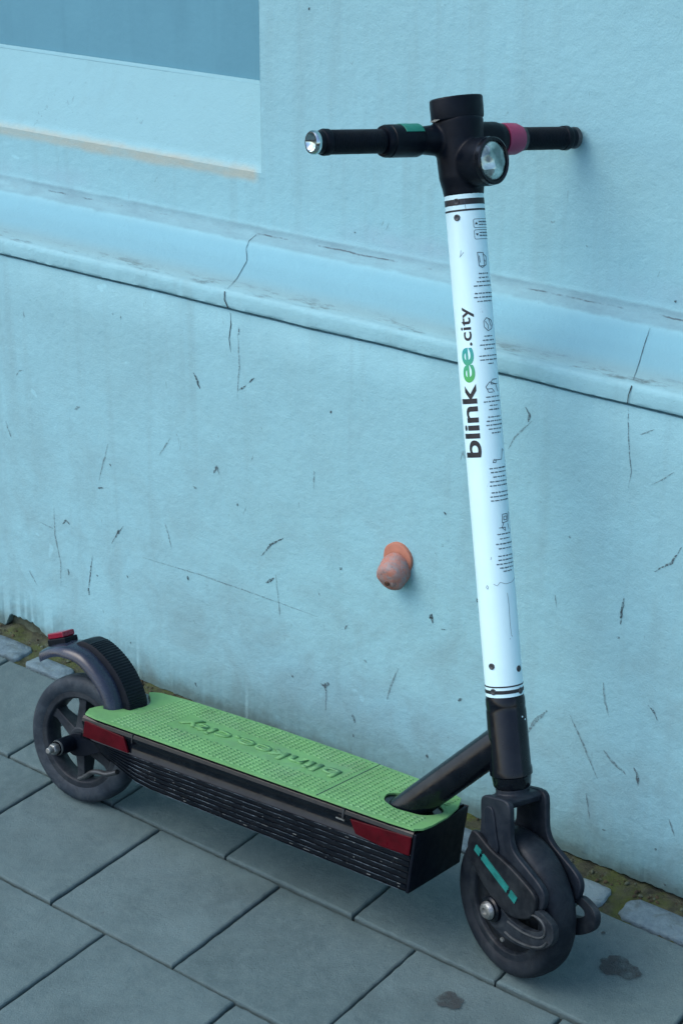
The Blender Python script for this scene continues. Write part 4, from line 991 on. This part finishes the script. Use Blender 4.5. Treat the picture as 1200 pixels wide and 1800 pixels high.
# --- handlebar
BX, BZ = -0.013, 0.7675
bm = bmesh.new(); lathe(bm, [(-0.205, 0), (-0.205, 0.0125), (0.203, 0.0125), (0.203, 0)], origin=(BX, 0, BZ), axis=(0, 1, 0), seg=32)
bar = link('handlebar', bm, 'black', parent=scooter, mw=MS)
for s in (-1, 1):
    bm = bmesh.new()
    dd = 0.0 if s < 0 else -0.010
    P = [(0.118, 0.0130), (0.118, 0.0155), (0.120, 0.0162)]
    for k in range(30):
        h = 0.122 + k * 0.0027; P += [(h, 0.0160), (h + 0.0014, 0.0160), (h + 0.0016, 0.0155), (h + 0.0025, 0.0155)]
    P += [(0.204, 0.0162), (0.205, 0.0172), (0.212, 0.0175), (0.2145, 0.0165), (0.2150, 0.0150), (0.2230, 0.0148), (0.2230, 0.0100)]
    P = [(h + (dd if h > 0.2 else 0), r) for h, r in P if h < 0.194 or h > 0.2 or s < 0]
    lathe(bm, P, origin=(BX, 0, BZ), axis=(0, s, 0), seg=40)
    bmesh.ops.recalc_face_normals(bm, faces=bm.faces[:])
    link('grip', bm, 'blackmatte', parent=bar, angle=30)
    bm = bmesh.new()
    lathe(bm, [(0.2225, 0.0), (0.2225, 0.0146), (0.2250, 0.0156), (0.2290, 0.0154), (0.2310, 0.0140), (0.2310, 0.0118), (0.2290, 0.0105), (0.2265, 0.0085), (0.2250, 0.0050), (0.2245, 0.0)], origin=(BX, s * dd, BZ), axis=(0, s, 0), seg=40)
    bmesh.ops.recalc_face_normals(bm, faces=bm.faces[:])
    link('end_cap', bm, 'chrome' if s < 0 else 'linkmetal', parent=bar)
# control collars
bm = bmesh.new()
lathe(bm, [(-0.118, 0.0130), (-0.118, 0.0200), (-0.114, 0.0215), (-0.111, 0.0217), (-0.110, 0.0205), (-0.109, 0.0205), (-0.108, 0.0218), (-0.064, 0.0218), (-0.060, 0.0205), (-0.060, 0.0130)], origin=(BX, 0, BZ), axis=(0, 1, 0), seg=44)
bmesh.ops.recalc_face_normals(bm, faces=bm.faces[:])
link('thumb_control', bm, 'blackmatte', parent=bar)
def arcpatch(y0, y1, r, a0, a1, mat, name):
    bm = bmesh.new(); n = 22; G = []
    for L, rr in ((0, r), (1, r - 0.003)):
        G.append([[bm.verts.new((BX + rr * math.cos(a0 + (a1 - a0) * k / n), y, BZ + rr * math.sin(a0 + (a1 - a0) * k / n))) for y in (y0, y1)] for k in range(n + 1)])
    for k in range(n):
        for L in (0, 1): bm.faces.new((G[L][k][0], G[L][k + 1][0], G[L][k + 1][1], G[L][k][1]))
        for j in (0, 1): bm.faces.new((G[0][k][j], G[0][k + 1][j], G[1][k + 1][j], G[1][k][j]))
    for k in (0, n): bm.faces.new((G[0][k][0], G[0][k][1], G[1][k][1], G[1][k][0]))
    bmesh.ops.recalc_face_normals(bm, faces=bm.faces[:])
    return link(name, bm, mat, parent=bar, bevel=0.0004)
arcpatch(-0.0915, -0.0615, 0.0226, rad(25), rad(160), 'green', 'throttle_lever')
bm = bmesh.new()
lathe(bm, [(0.084, 0.0130), (0.084, 0.0215), (0.088, 0.0222), (0.106, 0.0218), (0.114, 0.0190), (0.116, 0.0130)], origin=(BX, 0, BZ), axis=(0, 1, 0), seg=44)
bmesh.ops.recalc_face_normals(bm, faces=bm.faces[:])
link('brake_lever', bm, 'pink', parent=bar)
bm = bmesh.new(); lathe(bm, [(0.1155, 0.0130), (0.1155, 0.0168), (0.1205, 0.0168), (0.1205, 0.0130)], origin=(BX, 0, BZ), axis=(0, 1, 0), seg=36); link('grip_ring', bm, 'linkmetal', parent=bar)

# --- fork
bm = bmesh.new()
lathe(bm, [(-0.152, 0), (-0.152, 0.018), (-0.140, 0.0235), (-0.130, 0.0240), (-0.130, 0)], seg=36)
prism(bm, [(-0.025, -0.153), (-0.022, -0.144), (-0.014, -0.139), (0.022, -0.139), (0.030, -0.144), (0.026, -0.153), (0.012, -0.158), (-0.016, -0.158)], -0.0365, 0.0365)
crown = link('fork_crown', bm, 'forkpaint', parent=scooter, mw=MS); remeshed(crown, 0.0016, 5)
legpoly = catmull([(-0.028, -0.152), (-0.025, -0.143), (-0.016, -0.1385), (0.0, -0.138), (0.022, -0.138), (0.033, -0.142), (0.0365, -0.152), (0.034, -0.175), (0.033, -0.196), (0.041, -0.212), (0.062, -0.227), (0.086, -0.244), (0.096, -0.258), (0.092, -0.276), (0.078, -0.288), (0.055, -0.292), (0.030, -0.278), (0.000, -0.254), (-0.030, -0.230), (-0.048, -0.210), (-0.048, -0.197), (-0.036, -0.194), (-0.031, -0.175)], 4, True)
for s in (-1, 1):
    bm = bmesh.new(); prism(bm, legpoly, s * 0.0275, s * 0.0375)
    leg = link('fork_leg', bm, 'forkpaint', parent=scooter, mw=MS, bevel=0.0028, seg=3)
    # raised rib of the leg
    bm = bmesh.new()
    prism(bm, catmull([(-0.018, -0.160), (-0.010, -0.152), (0.0, -0.154), (0.004, -0.166), (0.005, -0.190), (0.007, -0.212), (-0.002, -0.222), (-0.012, -0.216), (-0.017, -0.195), (-0.019, -0.172)], 5, True), s * 0.0365, s * 0.0405)
    link('rib', bm, 'forkpaint', parent=leg, bevel=0.0018, seg=3)
    # side cover
    cov = catmull([(-0.050, -0.200), (-0.042, -0.192), (-0.030, -0.195), (-0.004, -0.212), (0.030, -0.226), (0.060, -0.242), (0.082, -0.257), (0.086, -0.270), (0.076, -0.290), (0.055, -0.300), (0.022, -0.300), (-0.006, -0.286), (-0.034, -0.262), (-0.054, -0.236), (-0.057, -0.215)], 5, True)
    bm = bmesh.new(); prism(bm, cov, s * 0.0370, s * 0.0455)
    cvr = link('fork_cover', bm, 'hub', parent=scooter, mw=MS, bevel=0.003, seg=3)
    # teal strip with two notches
    bm = bmesh.new(); a = Vector((-0.0365, -0.2150)); b_ = Vector((0.0455, -0.2750)); d = (b_ - a).normalized(); nn = Vector((-d.y, d.x)) * 0.0056
    L = (b_ - a).length
    for t0, t1, w in ((0.0, 0.125, 1.0), (0.125, 0.175, 0.45), (0.175, 0.80, 1.0), (0.80, 0.85, 0.4), (0.85, 1.0, 1.05)):
        p, q_ = a + d * L * t0, a + d * L * t1
        prism(bm, [tuple(p - nn * w), tuple(q_ - nn * w), tuple(q_ + nn * w), tuple(p + nn * w)], s * 0.0450, s * 0.0468)
    link('reflector_strip', bm, 'teal', parent=cvr, smooth=False)
    for t in (0.15, 0.825):
        bm = bmesh.new(); p = a + d * L * t; lathe(bm, [(0.0450, 0.0028), (0.0472, 0.0026), (0.0472, 0)], origin=(p.x, 0, p.y), axis=(0, s, 0), seg=14)
        link('cover_screw', bm, 'black', parent=cvr)
    # swing arm: a hooked link from the fork foot back to the axle
    WX, WZ = -0.012, -0.300
    bm = bmesh.new()
    outer = catmull([(0.086, -0.281), (0.104, -0.287), (0.116, -0.298), (0.114, -0.316), (0.098, -0.330), (0.070, -0.339), (0.035, -0.341), (0.000, -0.334), (-0.022, -0.322), (-0.032, -0.306), (-0.028, -0.290), (-0.014, -0.281), (0.002, -0.288), (0.018, -0.303), (0.045, -0.312), (0.075, -0.313), (0.092, -0.307), (0.093, -0.299), (0.080, -0.292), (0.066, -0.289)], 5, True)
    prism(bm, outer, s * 0.0330, s * 0.0430)
    arm = link('swing_arm', bm, 'rim', parent=scooter, mw=MS, bevel=0.0025, seg=3)
    bm = bmesh.new()  # thin bright beads added to draw the highlights along the arm
    tube(bm, [(x, s * 0.0434, z) for x, z in catmull([(0.060, -0.2925), (0.078, -0.2885), (0.0945, -0.293), (0.1005, -0.303), (0.096, -0.314), (0.080, -0.3195), (0.050, -0.3185), (0.020, -0.311)], 6)], 0.0017, 8)
    link('edge_highlight', bm, 'linkmetal', parent=arm); bm = bmesh.new()
    tube(bm, [(x, s * 0.0434, z) for x, z in catmull([(0.103, -0.320), (0.088, -0.331), (0.060, -0.336), (0.030, -0.334), (0.012, -0.328)], 6)], 0.0018, 8)
    link('edge_highlight', bm, 'linkmetal', parent=arm)
    bm = bmesh.new()
    lathe(bm, [(0.040, 0.0), (0.040, 0.019), (0.048, 0.0185), (0.050, 0.016), (0.050, 0.0)], origin=(WX, 0, WZ), axis=(0, s, 0), seg=32)
    link('axle_boss', bm, 'black', parent=arm)
    bm = bmesh.new()
    lathe(bm, [(0.049, 0.0115), (0.052, 0.0135), (0.0545, 0.0128), (0.0578, 0.0105), (0.0590, 0.0070), (0.0590, 0.0052), (0.0565, 0.0048), (0.0565, 0.0)], origin=(WX, 0, WZ), axis=(0, s, 0), seg=28)
    bmesh.ops.recalc_face_normals(bm, faces=bm.faces[:])
    link('axle_bolt', bm, 'steel', parent=arm)
    bm = bmesh.new()
    lathe(bm, [(0.0425, 0.0035), (0.0450, 0.0032), (0.0455, 0)], origin=(0.004, 0, -0.341), axis=(0, s, 0), seg=14)
    link('small_screw', bm, 'steel', parent=arm)
wheel('wheel', Vector((-0.012, 0, -0.300)), 0.108, 0.050, MS, 'rubber', motor=True)
